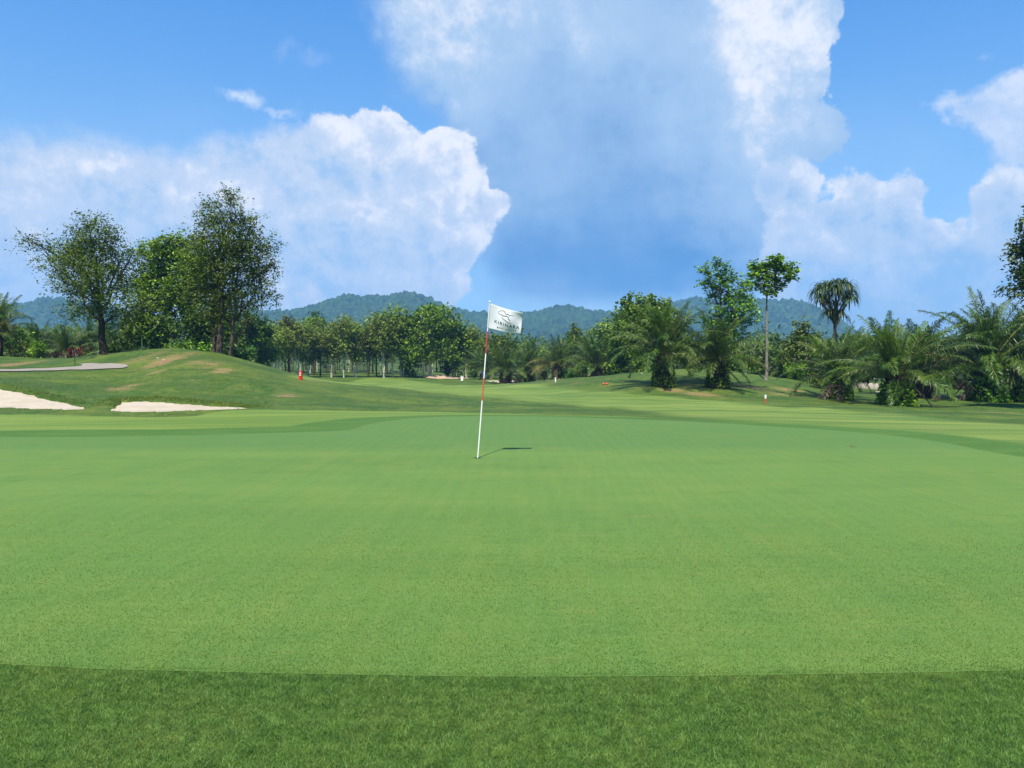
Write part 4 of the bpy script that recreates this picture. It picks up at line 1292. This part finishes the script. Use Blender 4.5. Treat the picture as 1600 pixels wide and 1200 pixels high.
# left palms
G4 = 'palms behind the left mound'
palm('bright tall palm with dead fronds at the left edge', -4, 58, 452, 1, 40, None, 1.0, .4, 12, 21, G4, .75)
palm('dark palm with upright fronds left of the airy tree', 62, 72, 500, 2, 34, None, .1, .15, 2, 22, G4, 1.05)
palm('low palm directly behind the dark sign post', 105, 70, 508, 2, 32, None, .35, .15, 2, 23, G4, 1.05)
palm('palm half behind the trunk of the airy tree', 140, 74, 498, 0, 32, None, .35, .3, 4, 24, G4, 1.0)
palm('palm with orange brown dead frond bases right of the airy tree', 192, 66, 500, 2, 32, None, .3, .2, 4, 25, G4, .95)
palm('low palm on the far side of the mound below the yellow green tree', 248, 68, 520, 2, 26, None, .3, .2, 2, 26, G4, .8)
palm('palm behind the left edge bank', 25, 78, 505, 2, 30, None, .15, .2, 3, 27, G4, 1.0)
palm('palm at the back between the left edge palm and the airy tree', 84, 92, 506, 0, 28, None, .1, .2, 1, 28, G4, 1.1)
palm('palm at the back left of the airy tree trunk', 122, 96, 508, 0, 28, None, .2, .1, 1, 29, G4, 1.1)
palm('low dark palm outside the left edge', -60, 62, 490, 0, 28, None, .2, .2, 2, 30, G4, 1.0)


# ------------------------------------------------------------------ strap leaved tree and spiky plants
def strap_leaves(mb, c, n, L, rng, w=.07, up=.6, fall=1.0):
    for k in range(n):
        a = rng.random() * 6.283; e0 = rng.uniform(.1, 1.25) * up
        d = np.array([math.cos(a) * math.cos(e0), math.sin(a) * math.cos(e0), math.sin(e0)])
        l = L * rng.uniform(.7, 1.15); pts = [np.array(c, float)]; m = 6
        for i in range(m):
            d = unit(d + np.array([0, 0, -1]) * fall * (.16 + .20 * i)); pts.append(pts[-1] + d * l / m)
        pts = np.array(pts); side = unit(np.cross(np.array([math.cos(a), math.sin(a), 0]), [0, 0, 1.])) * .5
        ww = w * np.array([.7, 1, 1, .9, .75, .5, .1])
        V = np.concatenate([pts + side * ww[:, None], pts - side * ww[:, None]])
        F = [];
        for i in range(m): F += [i, i + 1, m + 1 + i + 1, m + 1 + i]
        mb.add(V, F, 4)


def strap_tree():
    rng = np.random.default_rng(77); Y = 66; px = 1305
    bx = P(px, 560, Y)[0]; bz = gz1(bx, Y)
    root = link('strap_leaved_tree', None, loc=(bx, Y, bz), label='tree with a mop of long drooping strap leaves against the sky', cat='tree')
    cents = []
    for q in [(1305, 442, 0), (1288, 448, .6), (1322, 447, -.5), (1276, 456, -.3), (1332, 457, .4), (1297, 455, -1.1), (1314, 456, 1.0), (1290, 468, .9), (1320, 470, -.8), (1305, 474, .2), (1300, 488, .5), (1311, 492, -.4), (1282, 464, .2), (1328, 463, 0), (1296, 446, .4), (1314, 444, -.3)]:
        p = P(q[0], q[1], Y); cents.append((p[0] - bx, q[2], p[2] - bz))
    mb = MB()
    top = (0, 0, cents[-5][2])
    limb(mb, (0, 0, -.3), top, .16, .12, rng, .02, 8, 8)
    for c in cents: limb(mb, (0, 0, top[2] - rng.random() * 1.2), np.array(c) - (0, 0, .1), .09, .05, rng, .06, 6, 5)
    link('trunk', mb.mesh('strap_trunk', True), M['bark'], root)
    for c in cents:
        m2 = MB(); strap_leaves(m2, (0, 0, 0), 46, 1.45, rng, .085, 1.0, 1.0)
        link('leaf_rosette', m2.mesh('rosette'), M['strap'], root, loc=c)


strap_tree()


def spiky(label, px, Y, L=1.1, n=60, mat='strap', group='spiky plants under the palms'):
    x = P(px, 560, Y)[0]
    mb = MB(); rng = np.random.default_rng(int(px)); strap_leaves(mb, (0, 0, .05), n, L, rng, .07, 1.25, .55)
    return link('spiky_plant', mb.mesh('spiky'), M[mat], None, (x, Y, gz1(x, Y)), label, 'plant', group)


spiky('spiky strap leaved plant left of the leafy palm trunk', 1289, 62, 1.9, 80, 'frond')
spiky('smaller spiky plant beside the whitewashed trunk', 1272, 64, 1.3, 50, 'strap')
spiky('bluish spiky plant behind the two mound palms', 1078, 70, 1.4, 60, 'frond_light')


# ------------------------------------------------------------------ shrubs
def shrub_mesh(seed, rx, rz, n, leaf):
    rng = np.random.default_rng(seed)
    bl = [(rng.normal() * rx * .4, rng.normal() * rx * .4, rz * rng.uniform(.35, .75), rx * .6, rx * .6, rz * .5, n / 6) for _ in range(6)]
    pts, od = crown_points(bl, rng, .2, 8, .5, 1.1)
    pts = pts[pts[:, 2] > .02]
    od = unit(rng.normal(size=pts.shape)); L = leaf * (.6 + .8 * rng.random(len(pts)))
    V, F = leaf_quads(pts, L, L * .55, rng, .4, .1, out=od)
    mb = MB()
    for k in range(6): limb(mb, (0, 0, -.1), (rng.normal() * rx * .4, rng.normal() * rx * .4, rz * .7), .04, .015, rng, .1, 4, 4)
    return mesh_np('shrub_leaves', V, F, 4), mb.mesh('shrub_stems')


SH = [shrub_mesh(41, 1.6, 2.6, 1500, .30), shrub_mesh(42, 1.3, 1.8, 1300, .26), shrub_mesh(43, 2.1, 3.4, 2200, .34)]
SHM = {}


def shrub(label, px, Y, k, s, mat, group='shrubs under the trees'):
    x = P(px, 560, Y)[0]
    key = (k, mat)
    if key not in SHM:
        a = SH[k][0].copy(); a.materials.clear(); a.materials.append(M[mat]); SHM[key] = a
    root = link('shrub', None, loc=(x, Y, gz1(x, Y)), label=label, cat='shrub', group=group)
    link('foliage', SHM[key], None, root); link('stem', SH[k][1], M['bark'], root)
    root.scale = (s, s, s); root.rotation_euler = (0, 0, px * .37)
    return root


for px, Y, k, s, mt, lab in [
    (20, 68, 0, 1.0, 'leaf_mid', 'bushy green shrub behind the bare bank at the left edge'),
    (45, 58, 1, .55, 'leaf_yellow', 'small light green shrub at the end of the bare bank, left of two'),
    (60, 57, 1, .6, 'leaf_mid', 'small light green shrub at the end of the bare bank, right of two'),
    (175, 60, 1, .8, 'leaf_dark', 'dark shrub right of the airy tree trunk'),
    (275, 58, 1, .7, 'leaf_mid', 'fresh green shrub on the far side of the mound, left of the twin trunks'),
    (318, 60, 1, .9, 'leaf_mid', 'fresh green shrub showing just left of the twin trunks'),
    (362, 66, 0, 1.0, 'leaf_dark', 'dark shrub right of the twin trunks on the mound'),
    (376, 74, 2, 1.0, 'leaf_dark', 'large dark shrub behind the right slope of the left mound'),
    (640, 122, 0, 1.0, 'leaf_mid', 'low bush left of the trunk of the large round tree'),
    (700, 124, 2, 1.0, 'leaf_dark', 'dark bush under the large round tree'),
    (745, 130, 0, 1.1, 'leaf_olive', 'olive bush between the grove and the flagstick'),
    (905, 100, 0, 1.0, 'leaf_mid', 'bush between the yellowing palm and the fourth palm'),
    (895, 92, 1, .9, 'leaf_mid', 'low bush in front of the pointed dark tree'),
    (965, 84, 0, .9, 'leaf_dark', 'dark bush left of the mound crest'),
    (1000, 78, 1, 1.0, 'leaf_olive', 'olive bush on the far side of the mound under the dense tree'),
    (1150, 76, 0, 1.0, 'leaf_dark', 'dark bush behind the right end of the mound palms'),
    (1168, 70, 1, .9, 'leaf_mid', 'round bush between the mound palm and the tall bare trunk'),
    (1210, 82, 2, 1.1, 'leaf_dark', 'large dark bush behind the tall bare trunk'),
    (1246, 84, 2, 1.1, 'leaf_dark', 'large dark bush behind the whitewashed trunk'),
    (1290, 82, 2, 1.0, 'leaf_olive', 'tall olive bush behind the strap leaved tree'),
    (1240, 68, 1, .7, 'leaf_mid', 'low bush left of the whitewashed trunk'),
    (1282, 60, 1, .55, 'leaf_yellow', 'small light green bush at the edge of the spiky plants'),
    (1470, 96, 2, 1.1, 'leaf_dark', 'dark bush seen through the gap of the right hand palms'),
    (1600, 92, 2, 1.3, 'leaf_dark', 'dark bush beyond the cart path at the right edge')]:
    shrub(lab, px, Y, k, s, mt)

# red leaved plants behind the path
for i, (px, s) in enumerate([(82, .4), (97, .5), (107, .75), (116, .8), (125, .75)]):
    mb = MB(); rng = np.random.default_rng(500 + i)
    for q in range(5):
        a = rng.normal(size=2) * .12; limb(mb, (a[0], a[1], 0), (a[0] * 1.5, a[1] * 1.5, rng.uniform(.6, 1.0)), .02, .015, rng, .05, 4, 3)
    m2 = MB()
    for q in range(5): strap_leaves(m2, (rng.normal() * .16, rng.normal() * .16, rng.uniform(.35, .95)), 12, .5, rng, .10, 1.2, .5)
    x = P(px, 560, 59)[0]
    root = link('red_leaved_plant', None, loc=(x, 59, gz1(x, 59)), label='red leaved plant behind the cart path, %s from the left in its row' % ords[i], cat='plant', group='red leaved plants behind the cart path')
    root.scale = (s, s, s)
    link('stem', mb.mesh('red_stem'), M['bark_pale'], root); link('foliage', m2.mesh('red_leaves'), M['leaf_red'], root)


# ------------------------------------------------------------------ distant woodland (one mass)
def woodland():
    rng = np.random.default_rng(99)
    bl = []
    for i in range(620):
        a = rad(rng.uniform(-50, 50)); r = rng.uniform(185, 330); x, y = math.sin(a) * r, math.cos(a) * r
        z = float(base(np.array([r]))[0]); h = rng.uniform(6.5, 10.5); w = rng.uniform(2.6, 4.4)
        bl.append((x, y, z + h * .55, w, w, h * .42, 150)); bl.append((x + rng.normal() * 2, y - 1, z + 1.6, w, w, 1.8, 60))
    for i in range(260):      # nearer woods at both sides, behind the palms
        if rng.random() < .5: px = rng.uniform(-350, 380); r = rng.uniform(100, 170)
        else: px = rng.uniform(960, 1350); r = rng.uniform(100, 165)
        q = P(px, 560, r); z = float(base(np.array([math.hypot(q[0], r)]))[0]); h = rng.uniform(4.5, 7.2) * (1.0 if px < 500 else .95); w = rng.uniform(2.0, 3.4)
        bl.append((q[0], r, z + h * .5, w, w, h * .46, 190))
    for i in range(120):      # woods beyond the right hand palms
        px = rng.uniform(1350, 2000); r = rng.uniform(150, 190)
        q = P(px, 560, r); z = float(base(np.array([math.hypot(q[0], r)]))[0]); h = rng.uniform(5, 8); w = rng.uniform(2.6, 4.0)
        bl.append((q[0], r, z + h * .5, w, w, h * .46, 150))
    pts, od = crown_points(bl, rng, .55, 7, .4, 1.0)
    L = rng.uniform(.5, .95, len(pts))
    V, F = leaf_quads(pts, L, L * .6, rng, .5, .1, out=od * .8)
    o = link('background_woodland', mesh_np('background_woodland', V, F, 4), M['wood_far'], label='low dense woodland closing the view behind the golf course', cat='woodland', kind='stuff')


woodland()


# ------------------------------------------------------------------ grass blades
def blades(name, X, Y, Z, H, Wd, rng, mat, label, lean=.45):
    n = len(X)
    a = rng.random(n) * 6.283; d = np.stack([np.cos(a), np.sin(a), np.zeros(n)], -1)
    l = rng.normal(size=(n, 2)) * lean
    tip = np.stack([l[:, 0], l[:, 1], np.ones(n)], -1) * H[:, None]
    b = np.stack([X, Y, Z], -1)
    V = np.stack([b - d * Wd[:, None] * .5, b + d * Wd[:, None] * .5, b + tip * .6 + d * Wd[:, None] * .35, b + tip], 1).reshape(-1, 3)
    me = mesh_np(name, V, np.arange(n * 4), 4)
    return link(name, me, mat, label=label, cat='grass', kind='stuff')


gfm = leafmat('fringe grass blades', [(0.068, 0.158, 0.033), (0.118, 0.240, 0.049), (0.195, 0.310, 0.072)], trans=.3, gloss=.25, clump=16.0, rough=.55)
grm = leafmat('rough grass blades', [(0.060, 0.120, 0.016), (0.120, 0.175, 0.026), (0.200, 0.235, 0.045)], trans=.3, gloss=.2, clump=.5, rough=.6)
rng = np.random.default_rng(4)
n = 860000
Yb = rng.uniform(1.75, 4.2, n); Xb = rng.uniform(-1, 1, n) * (Yb * .76 + .8)
sg = sdf(GREEN, Xb, Yb) + .014 * wob(Xb, Yb, 14)
k = (sg < .010 + np.abs(rng.normal(size=n)) * .022 + .012 * (vnoise2(Xb * 7, Yb * 7, 12) - .3))
Xb, Yb, sg = Xb[k], Yb[k], sg[k]
n = len(Xb)
Zb = smooth_terr(Xb, Yb) - .002
Hb = rng.uniform(.009, .017, n) * (.85 + .3 * vnoise2(Xb * 9, Yb * 9, 3)) * np.where(rng.random(n) < .02, 1.35, 1) * (.72 + .28 * sstep(.01, -.05, sg))
blades('fringe_grass', Xb, Yb, Zb, Hb, rng.uniform(.0020, .0034, n), rng, gfm, 'longer dark green grass of the fringe along the bottom of the picture', .7)
# putting surface nap, nearest part
n = 330000
Yb = 3.25 + rng.random(n) ** 1.4 * 5.0; Xb = rng.uniform(-1, 1, n) * (Yb * .72 + .3)
k = (sdf(GREEN, Xb, Yb) > 0.01) & (rng.random(n) < 1 - sstep(4.6, 8.1, Yb + .25 * wob(Xb, Yb, 2.0)))
Xb, Yb = Xb[k], Yb[k]; n = len(Xb)
gnm = leafmat('green nap blades', [(0.068, 0.152, 0.030), (0.100, 0.198, 0.040), (0.150, 0.240, 0.056)], trans=.3, gloss=.2, clump=1.2, rough=.6)
blades('putting_green_grass', Xb, Yb, smooth_terr(Xb, Yb) + .001, rng.uniform(.004, .009, n), rng.uniform(.003, .005, n), rng, gnm, 'short mown blades of the putting green', .6)
# rough tufts on the mounds and along the bunker lips
Xs, Ys = [], []
for b, dep in BUNKS[:2]:
    m = 60000
    lo, hi = b.min(0) - 1.5, b.max(0) + 1.5
    x = rng.uniform(lo[0], hi[0], m); y = rng.uniform(lo[1], hi[1], m); s = sdf(b, x, y) + .09 * wob(x, y, 6)
    q = (s < .03) & (s > -.7) & (y > b[:, 1].mean() - .3 + .0 * x) & (rng.random(m) < np.exp(-np.abs(s) * 3)); Xs.append(x[q]); Ys.append(y[q])
m = 170000
a = rng.uniform(-.64, .64, m); r = np.exp(rng.uniform(math.log(23), math.log(62), m)); x = r * np.sin(a); y = r * np.cos(a)
q = (sdf(FAIR, x, y) < 0) & (sdf(APR, x, y) < 0) & (sdf(PATH, x, y) < -.2)
for b, dep in BUNKS: q &= sdf(b, x, y) < 0
q &= (x / y < -.31) | (y > 44)
q &= rng.random(m) < .5 * sstep(.25, .75, .5 * vnoise2(x / 2.5, y / 2.5, 8) + .5 * vnoise2(x / .7, y / .9, 9)) * sstep(-.2, -3.0, sdf(FAIR, x, y)) * sstep(.0, -1.2, sdf(APR, x, y))
Xs.append(x[q]); Ys.append(y[q])
Xs = np.concatenate(Xs); Ys = np.concatenate(Ys); n = len(Xs)
blades('rough_grass', Xs, Ys, ground_z(Xs, Ys) - .01, rng.uniform(.03, .075, n), rng.uniform(.010, .026, n), rng, grm, 'tufts of rough grass on the mounds and around the bunkers', .5)


# ------------------------------------------------------------------ flagstick
def build_flag():
    PX = [(746, 716), (750.1, 626), (753.6, 591), (757.2, 552.6), (760.4, 517.6), (765.2, 473)]
    Y0 = hit(746, 716)[1]
    pts = [np.array(P(px, py, Y0)) for px, py in PX]
    # straight pole through the first and last point
    a, b = pts[0], pts[-1]; a = a.copy(); a[2] = gz1(a[0], a[1]) - .05
    root = link('flagstick', None, loc=tuple(pts[0]), label='leaning red and white flagstick with a white printed flag', cat='flagstick')
    o = pts[0]
    zs = [a[2]] + [p[2] for p in pts[1:]]
    f = lambda z: a + (b - a) * (z - a[2]) / (b[2] - a[2]) - o
    for i, mt in enumerate(['white', 'redpaint', 'white', 'crimson', 'white']):
        mb = MB(); mb.tube([f(zs[i]), f((zs[i] + zs[i + 1]) / 2), f(zs[i + 1])], [.0095 - .0005 * i] * 3, 14)
        link('pole_section', mb.mesh('pole_section', True), M[mt], root, label=('white section of the pole' if mt == 'white' else 'red section of the pole'))
    mb = MB(); mb.lathe([(.004, 0), (.013, .003), (.015, .012), (.010, .022), (.003, .026)], 12, tuple(f(b[2]))); link('pole_cap', mb.mesh('pole_cap', True), M['white'], root)
    TL, TR_, BR, BL = [np.array(P(px, py, Y0)) - o for px, py in [(765, 473.5), (818, 488.5), (813.5, 521.5), (763, 513.5)]]

    def surf(u, v):
        u = np.asarray(u, float); v = np.asarray(v, float)
        p = ((1 - u) * (1 - v))[..., None] * TL + (u * (1 - v))[..., None] * TR_ + (u * v)[..., None] * BR + ((1 - u) * v)[..., None] * BL
        p[..., 1] += .10 * u + .030 * np.sin(u * 6.5 + v * 2.6) * u ** .5 + .020 * np.sin(u * 3 - v * 6) * u
        p[..., 2] += -.012 * np.sin(u * np.pi) * (v > -1) + .004 * np.sin(u * 9) * v
        return p
    N = 34
    U, Vv = np.meshgrid(np.linspace(0, 1, N), np.linspace(0, 1, 24))
    G = surf(U, Vv); h_, w_ = U.shape
    i = np.arange(h_ - 1)[:, None] * w_; j = np.arange(w_ - 1)[None]
    F = np.stack([i + j, i + w_ + j, i + w_ + j + 1, i + j + 1], -1).reshape(-1)
    m, nt, out = newmat('white flag cloth')
    tcn = nd(nt, 'ShaderNodeTexCoord').outputs['Object']
    c = mixc(nt, noise(nt, tcn, 9, 4), (0.62, 0.64, 0.66), (0.70, 0.72, 0.74))
    bb = nd(nt, 'ShaderNodeBsdfPrincipled', {'Base Color': c, 'Roughness': .8, 'Specular IOR Level': .15})
    tr = nd(nt, 'ShaderNodeBsdfTranslucent', {'Color': (.8, .83, .86, 1)})
    nt.links.new(nd(nt, 'ShaderNodeMixShader', {0: .25, 1: bb.outputs[0], 2: tr.outputs[0]}).outputs[0], out.inputs[0])
    flag = link('flag', mesh_np('flag', G.reshape(-1, 3), F, 4, True), m, root)
    md = flag.modifiers.new('thick', 'SOLIDIFY'); md.thickness = .0012; md.offset = 0
    # sleeve round the pole
    mb = MB(); mb.tube([f(zs[4] + (zs[5] - zs[4]) * t) for t in (.13, .5, .97)], [.0105, .011, .0105], 12); link('flag_sleeve', mb.mesh('sleeve', True), m, root)
    ink = simple('dark green print', (0.012, 0.035, 0.030), .7, .1, .05)

    def uv_of(px, py):
        # invert the flat quad in the picture
        u, v = .5, .5
        q = [np.array(t, float) for t in [(765, 473.5), (818, 488.5), (813.5, 521.5), (763, 513.5)]]
        for _ in range(12):
            p = (1 - u) * (1 - v) * q[0] + u * (1 - v) * q[1] + u * v * q[2] + (1 - u) * v * q[3]
            du = (1 - v) * (q[1] - q[0]) + v * (q[2] - q[3]); dv = (1 - u) * (q[3] - q[0]) + u * (q[2] - q[1])
            s = np.linalg.solve(np.column_stack([du, dv]), np.array([px, py]) - p); u += s[0]; v += s[1]
        return np.array([u, v])

    def lettering(txt, p0, p1, size_px, name, bold=0.0):
        cu = bpy.data.curves.new(name, 'FONT'); cu.body = txt; cu.size = 1.0; cu.space_character = 1.28; cu.offset = bold; cu.resolution_u = 3
        to = bpy.data.objects.new(name, cu); me = bpy.data.meshes.new_from_object(to)
        bpy.data.objects.remove(to)
        co = np.empty(len(me.vertices) * 3, dtype=np.float32); me.vertices.foreach_get('co', co); co = co.reshape(-1, 3)
        w = co[:, 0].max() - co[:, 0].min(); x = (co[:, 0] - co[:, 0].min()) / w; yy = co[:, 1] / .7
        px = p0[0] + (p1[0] - p0[0]) * x; py = p0[1] + (p1[1] - p0[1]) * x - size_px * yy
        uv = np.array([uv_of(a_, b_) for a_, b_ in zip(px, py)])
        s = surf(uv[:, 0], uv[:, 1]); s[:, 1] -= .0022
        me.vertices.foreach_set('co', s.astype(np.float32).ravel()); me.update()
        link(name, me, ink, flag, label='printed word on the flag: ' + txt)
    lettering('KIRINARA', (772.6, 503.6), (811.5, 514.0), 4.7, 'lettering', .012)
    lettering('golf course', (776.5, 511.0), (806.6, 517.2), 2.5, 'lettering', .01)
    mb = MB()

    def stroke(pp, w):
        pp = np.array(pp, float)
        # resample
        t = np.linspace(0, len(pp) - 1, (len(pp) - 1) * 5 + 1); q = np.stack([np.interp(t, np.arange(len(pp)), pp[:, i]) for i in range(2)], -1)
        T = np.gradient(q, axis=0); T /= np.linalg.norm(T, axis=1, keepdims=True) + 1e-9; nn = np.stack([-T[:, 1], T[:, 0]], -1)
        ww = w * (.35 + .65 * np.sin(np.linspace(.15, np.pi - .15, len(q))))[:, None] * .5
        A = q + nn * ww; B = q - nn * ww
        uv = np.array([uv_of(*z) for z in np.concatenate([A, B])]); s = surf(uv[:, 0], uv[:, 1]); s[:, 1] -= .0022
        k_ = len(q); F_ = []
        for i_ in range(k_ - 1): F_ += [i_, i_ + 1, k_ + i_ + 1, k_ + i_]
        mb.add(s, F_, 4)
    stroke([(778.5, 486.3), (781.5, 484.6), (784.4, 483.9), (787.3, 484.2), (789.4, 487.4), (791.4, 490.3), (793.5, 488.9), (796, 491.8), (799.6, 491.2), (803, 492.6)], 1.0)
    stroke([(777.5, 487.5), (782, 490), (786.2, 491.8), (790, 492.4), (793.2, 493.3), (794.9, 495), (793.5, 497.3)], 1.2)
    stroke([(785.6, 492.7), (784.4, 495.6), (787, 497.6), (789.7, 499.1), (792, 501.7), (795, 503), (799, 503.8)], .9)
    stroke([(793.5, 497.3), (796.7, 498.2), (796.8, 499.6), (795.6, 501)], .8)
    link('printed_logo', mb.mesh('printed_logo'), ink, flag, label='mountain and tree line drawing printed above the letters')
    # the cup: a closed plug, the shade inside the hole painted as its colour
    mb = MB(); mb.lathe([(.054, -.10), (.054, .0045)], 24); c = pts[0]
    holem = simple('hole shade', (.02, .03, .02), .9, .05, .1)
    link('hole_cup', mb.mesh('hole_cup'), holem, None, (c[0], c[1], gz1(c[0], c[1])), 'hole cup at the foot of the flagstick, its inner shade painted as a dark disc', 'golf hole')


build_flag()


# ------------------------------------------------------------------ small things
def post(name, px, py_top, py_base, mats, label, cat, w=.09, Y=None, taper=1.0, sect=None):
    if Y is None: x, Y = hit(px, py_base)
    x = P(px, py_base, Y)[0]; z = gz1(x, Y); H = P(px, py_top, Y)[2] - z
    root = link(name, None, loc=(x, Y, z), label=label, cat=cat)
    n = len(mats); b = sect or [i / n for i in range(n + 1)]
    for i, mt in enumerate(mats):
        mb = MB(); z0, z1 = b[i] * H, b[i + 1] * H
        if i == 0: z0 -= .1
        w0 = w * (taper + (1 - taper) * b[i]); w1 = w * (taper + (1 - taper) * b[i + 1])
        mb.tube([(0, 0, z0), (0, 0, (z0 + z1) / 2), (0, 0, z1)], [w0 * .5, (w0 + w1) * .25, w1 * .5], 10)
        link('post_section', mb.mesh('post_section'), M[mt], root)
    return root, H


r_, H = post('marker_post', 470, 580, 593.5, ['red'], 'short bright red marker post with white spots on the left mound', 'marker', .2)
for q in (.55, .78):
    mb = MB(); mb.box((0, -.105, H * q), (.07, .02, .07)); link('white_spot', mb.mesh('white_spot'), M['white'], r_)
post('marker_post', 868, 589.5, 597, ['white'], 'small white marker post on the far fairway', 'marker', .11)
post('marker_post', 1196, 617, 630.5, ['redpaint', 'white'], 'red and white stake in the grass below the tall bare trunk', 'marker', .13, taper=.5, sect=[0, .58, 1])
for px, l in ((943, 'left'), (948, 'right')):
    x, Y = hit(px, 601.5); mb = MB(); mb.lathe([(.02, 0), (.08, .02), (.10, .07), (.08, .13), (.02, .16)], 12)
    link('marker_ball', mb.mesh('marker_ball', True), M['redpaint'], None, (x, Y, gz1(x, Y)), 'small orange red tee marker on the fairway, %s of the pair' % l, 'marker', 'pair of orange tee markers')
x, Y = hit(722, 596); mb = MB(); mb.lathe([(.02, 0), (.16, .04), (.2, .14), (.14, .25), (.03, .29)], 12)
link('marker_ball', mb.mesh('marker_ball', True), M['white'], None, (x, Y, gz1(x, Y)), 'small white tee marker below the reddish soil heap', 'marker')
# blue bin and pale box by the trees
x = P(757, 560, 108)[0]; z = gz1(x, 108); mb = MB(); mb.lathe([(.24, 0), (.27, .05), (.30, .95), (.31, 1.0)], 14)
root = link('litter_bin', None, loc=(x, 108, z), label='blue litter bin beside the palms behind the flagstick', cat='bin')
link('bin_body', mb.mesh('bin_body', True), M['blue'], root); mb = MB(); mb.lathe([(.33, 1.0), (.33, 1.06), (.2, 1.14), (.03, 1.17)], 14); link('bin_lid', mb.mesh('bin_lid', True), M['blue'], root)
x = P(722, 560, 112)[0]; z = gz1(x, 112); mb = MB(); mb.box((0, 0, .18), (.4, .34, .36)); mb.box((0, 0, .38), (.45, .38, .05))
link('water_box', mb.mesh('water_box'), M['white'], None, (x, 112, z), 'small pale box standing at the edge of the grove', 'box')
# thin stakes on the mound
for px, t, b_, Y, l in [(222, 526, 546, 52.5, 'thin green stake on the mound crest, leftmost'), (267.5, 528, 560, 47, 'tall thin green stake in front of the mound crest'), (302, 540, 557, 48.5, 'short thin green stake right of the tall one')]:
    post('stake', px, t, b_, ['green_metal'], l, 'stake', .045, Y)
# dark sign post by the path
x = P(117, 560, 46)[0]; z = gz1(x, 46); root = link('sign_post', None, loc=(x, 46, z), label='low dark sign on a thin post beside the cart path', cat='sign')
mb = MB(); mb.tube([(0, 0, -.1), (0, 0, .5), (0, 0, .75)], [.02] * 3, 8); link('post', mb.mesh('sign_pole'), M['black'], root)
mb = MB(); mb.box((0, 0, .82), (.22, .03, .16)); link('sign_board', mb.mesh('sign_board'), M['black'], root)
# whitewashed stumps behind the right hand palms
for i, (px, h, Y) in enumerate([(1259, .9, 70), (1270, .55, 71)]):
    pass
for i, px in enumerate([1335, 1344, 1352, 1361, 1369]):
    Y = 66; x = P(px, 560, Y)[0]; mb = MB(); rng = np.random.default_rng(i + 60)
    mb.lathe([(.26, -.1), (.28, .1), (.20, .36 + .1 * rng.random()), (.10, .5)], 9)
    link('tree_stump', mb.mesh('tree_stump', True), M['stone'], None, (x, Y, gz1(x, Y)), 'low pale stump in the shade, %s from the left of five' % ords[i], 'stump', 'pale stumps behind the leafy palm')
# pale stones by the creeper palms
for i, (px, py) in enumerate([(247, 559), (256, 562), (1003, 583), (1040, 582)]):
    x, Y = hit(px, py + 1); mb = MB(); mb.lathe([(.05, -.04), (.09, .01), (.07, .04), (.02, .055)], 8)
    link('stone', mb.mesh('stone', True), M['stone'], None, (x, Y, gz1(x, Y)), ['pale stone lying in the bare patch on the left mound, left of two', 'pale stone lying in the bare patch on the left mound, right of two',
         'pale stone on the crest of the right hand mound, left of the palm', 'pale stone on the crest of the right hand mound, at the palm'][i], 'stone', 'pale stones in the grass')
# a dry leaf on the green
x, Y = hit(1332, 698.5); mb = MB(); rng = np.random.default_rng(2)
V = [(-.06, 0, .004), (0, .03, .02), (.07, 0, .006), (0, -.03, .018), (-.02, 0, .03)]
mb.add(V, [0, 1, 4, 1, 2, 4, 2, 3, 4, 3, 0, 4], 3)
link('fallen_leaf', mb.mesh('fallen_leaf'), M['frond_dead'], None, (x, Y, gz1(x, Y) + .006), 'single dry leaf lying at the back right of the putting green', 'leaf')

# ------------------------------------------------------------------ haze
HZ = bpy.data.materials.new('air haze'); HZ.use_nodes = True; nt = HZ.node_tree; nt.nodes.clear()
out = nt.nodes.new('ShaderNodeOutputMaterial')
pv = nd(nt, 'ShaderNodeVolumePrincipled', {'Color': (0.25, 0.58, 1.0, 1), 'Density': 0.00029, 'Anisotropy': 0.0})
nt.links.new(pv.outputs[0], out.inputs['Volume'])
mb = MB(); mb.box((0, 0, 120), (4400, 4400, 250))
hz = link('haze', mb.mesh('haze'), HZ, label='thin blue haze in the air', kind='stuff')
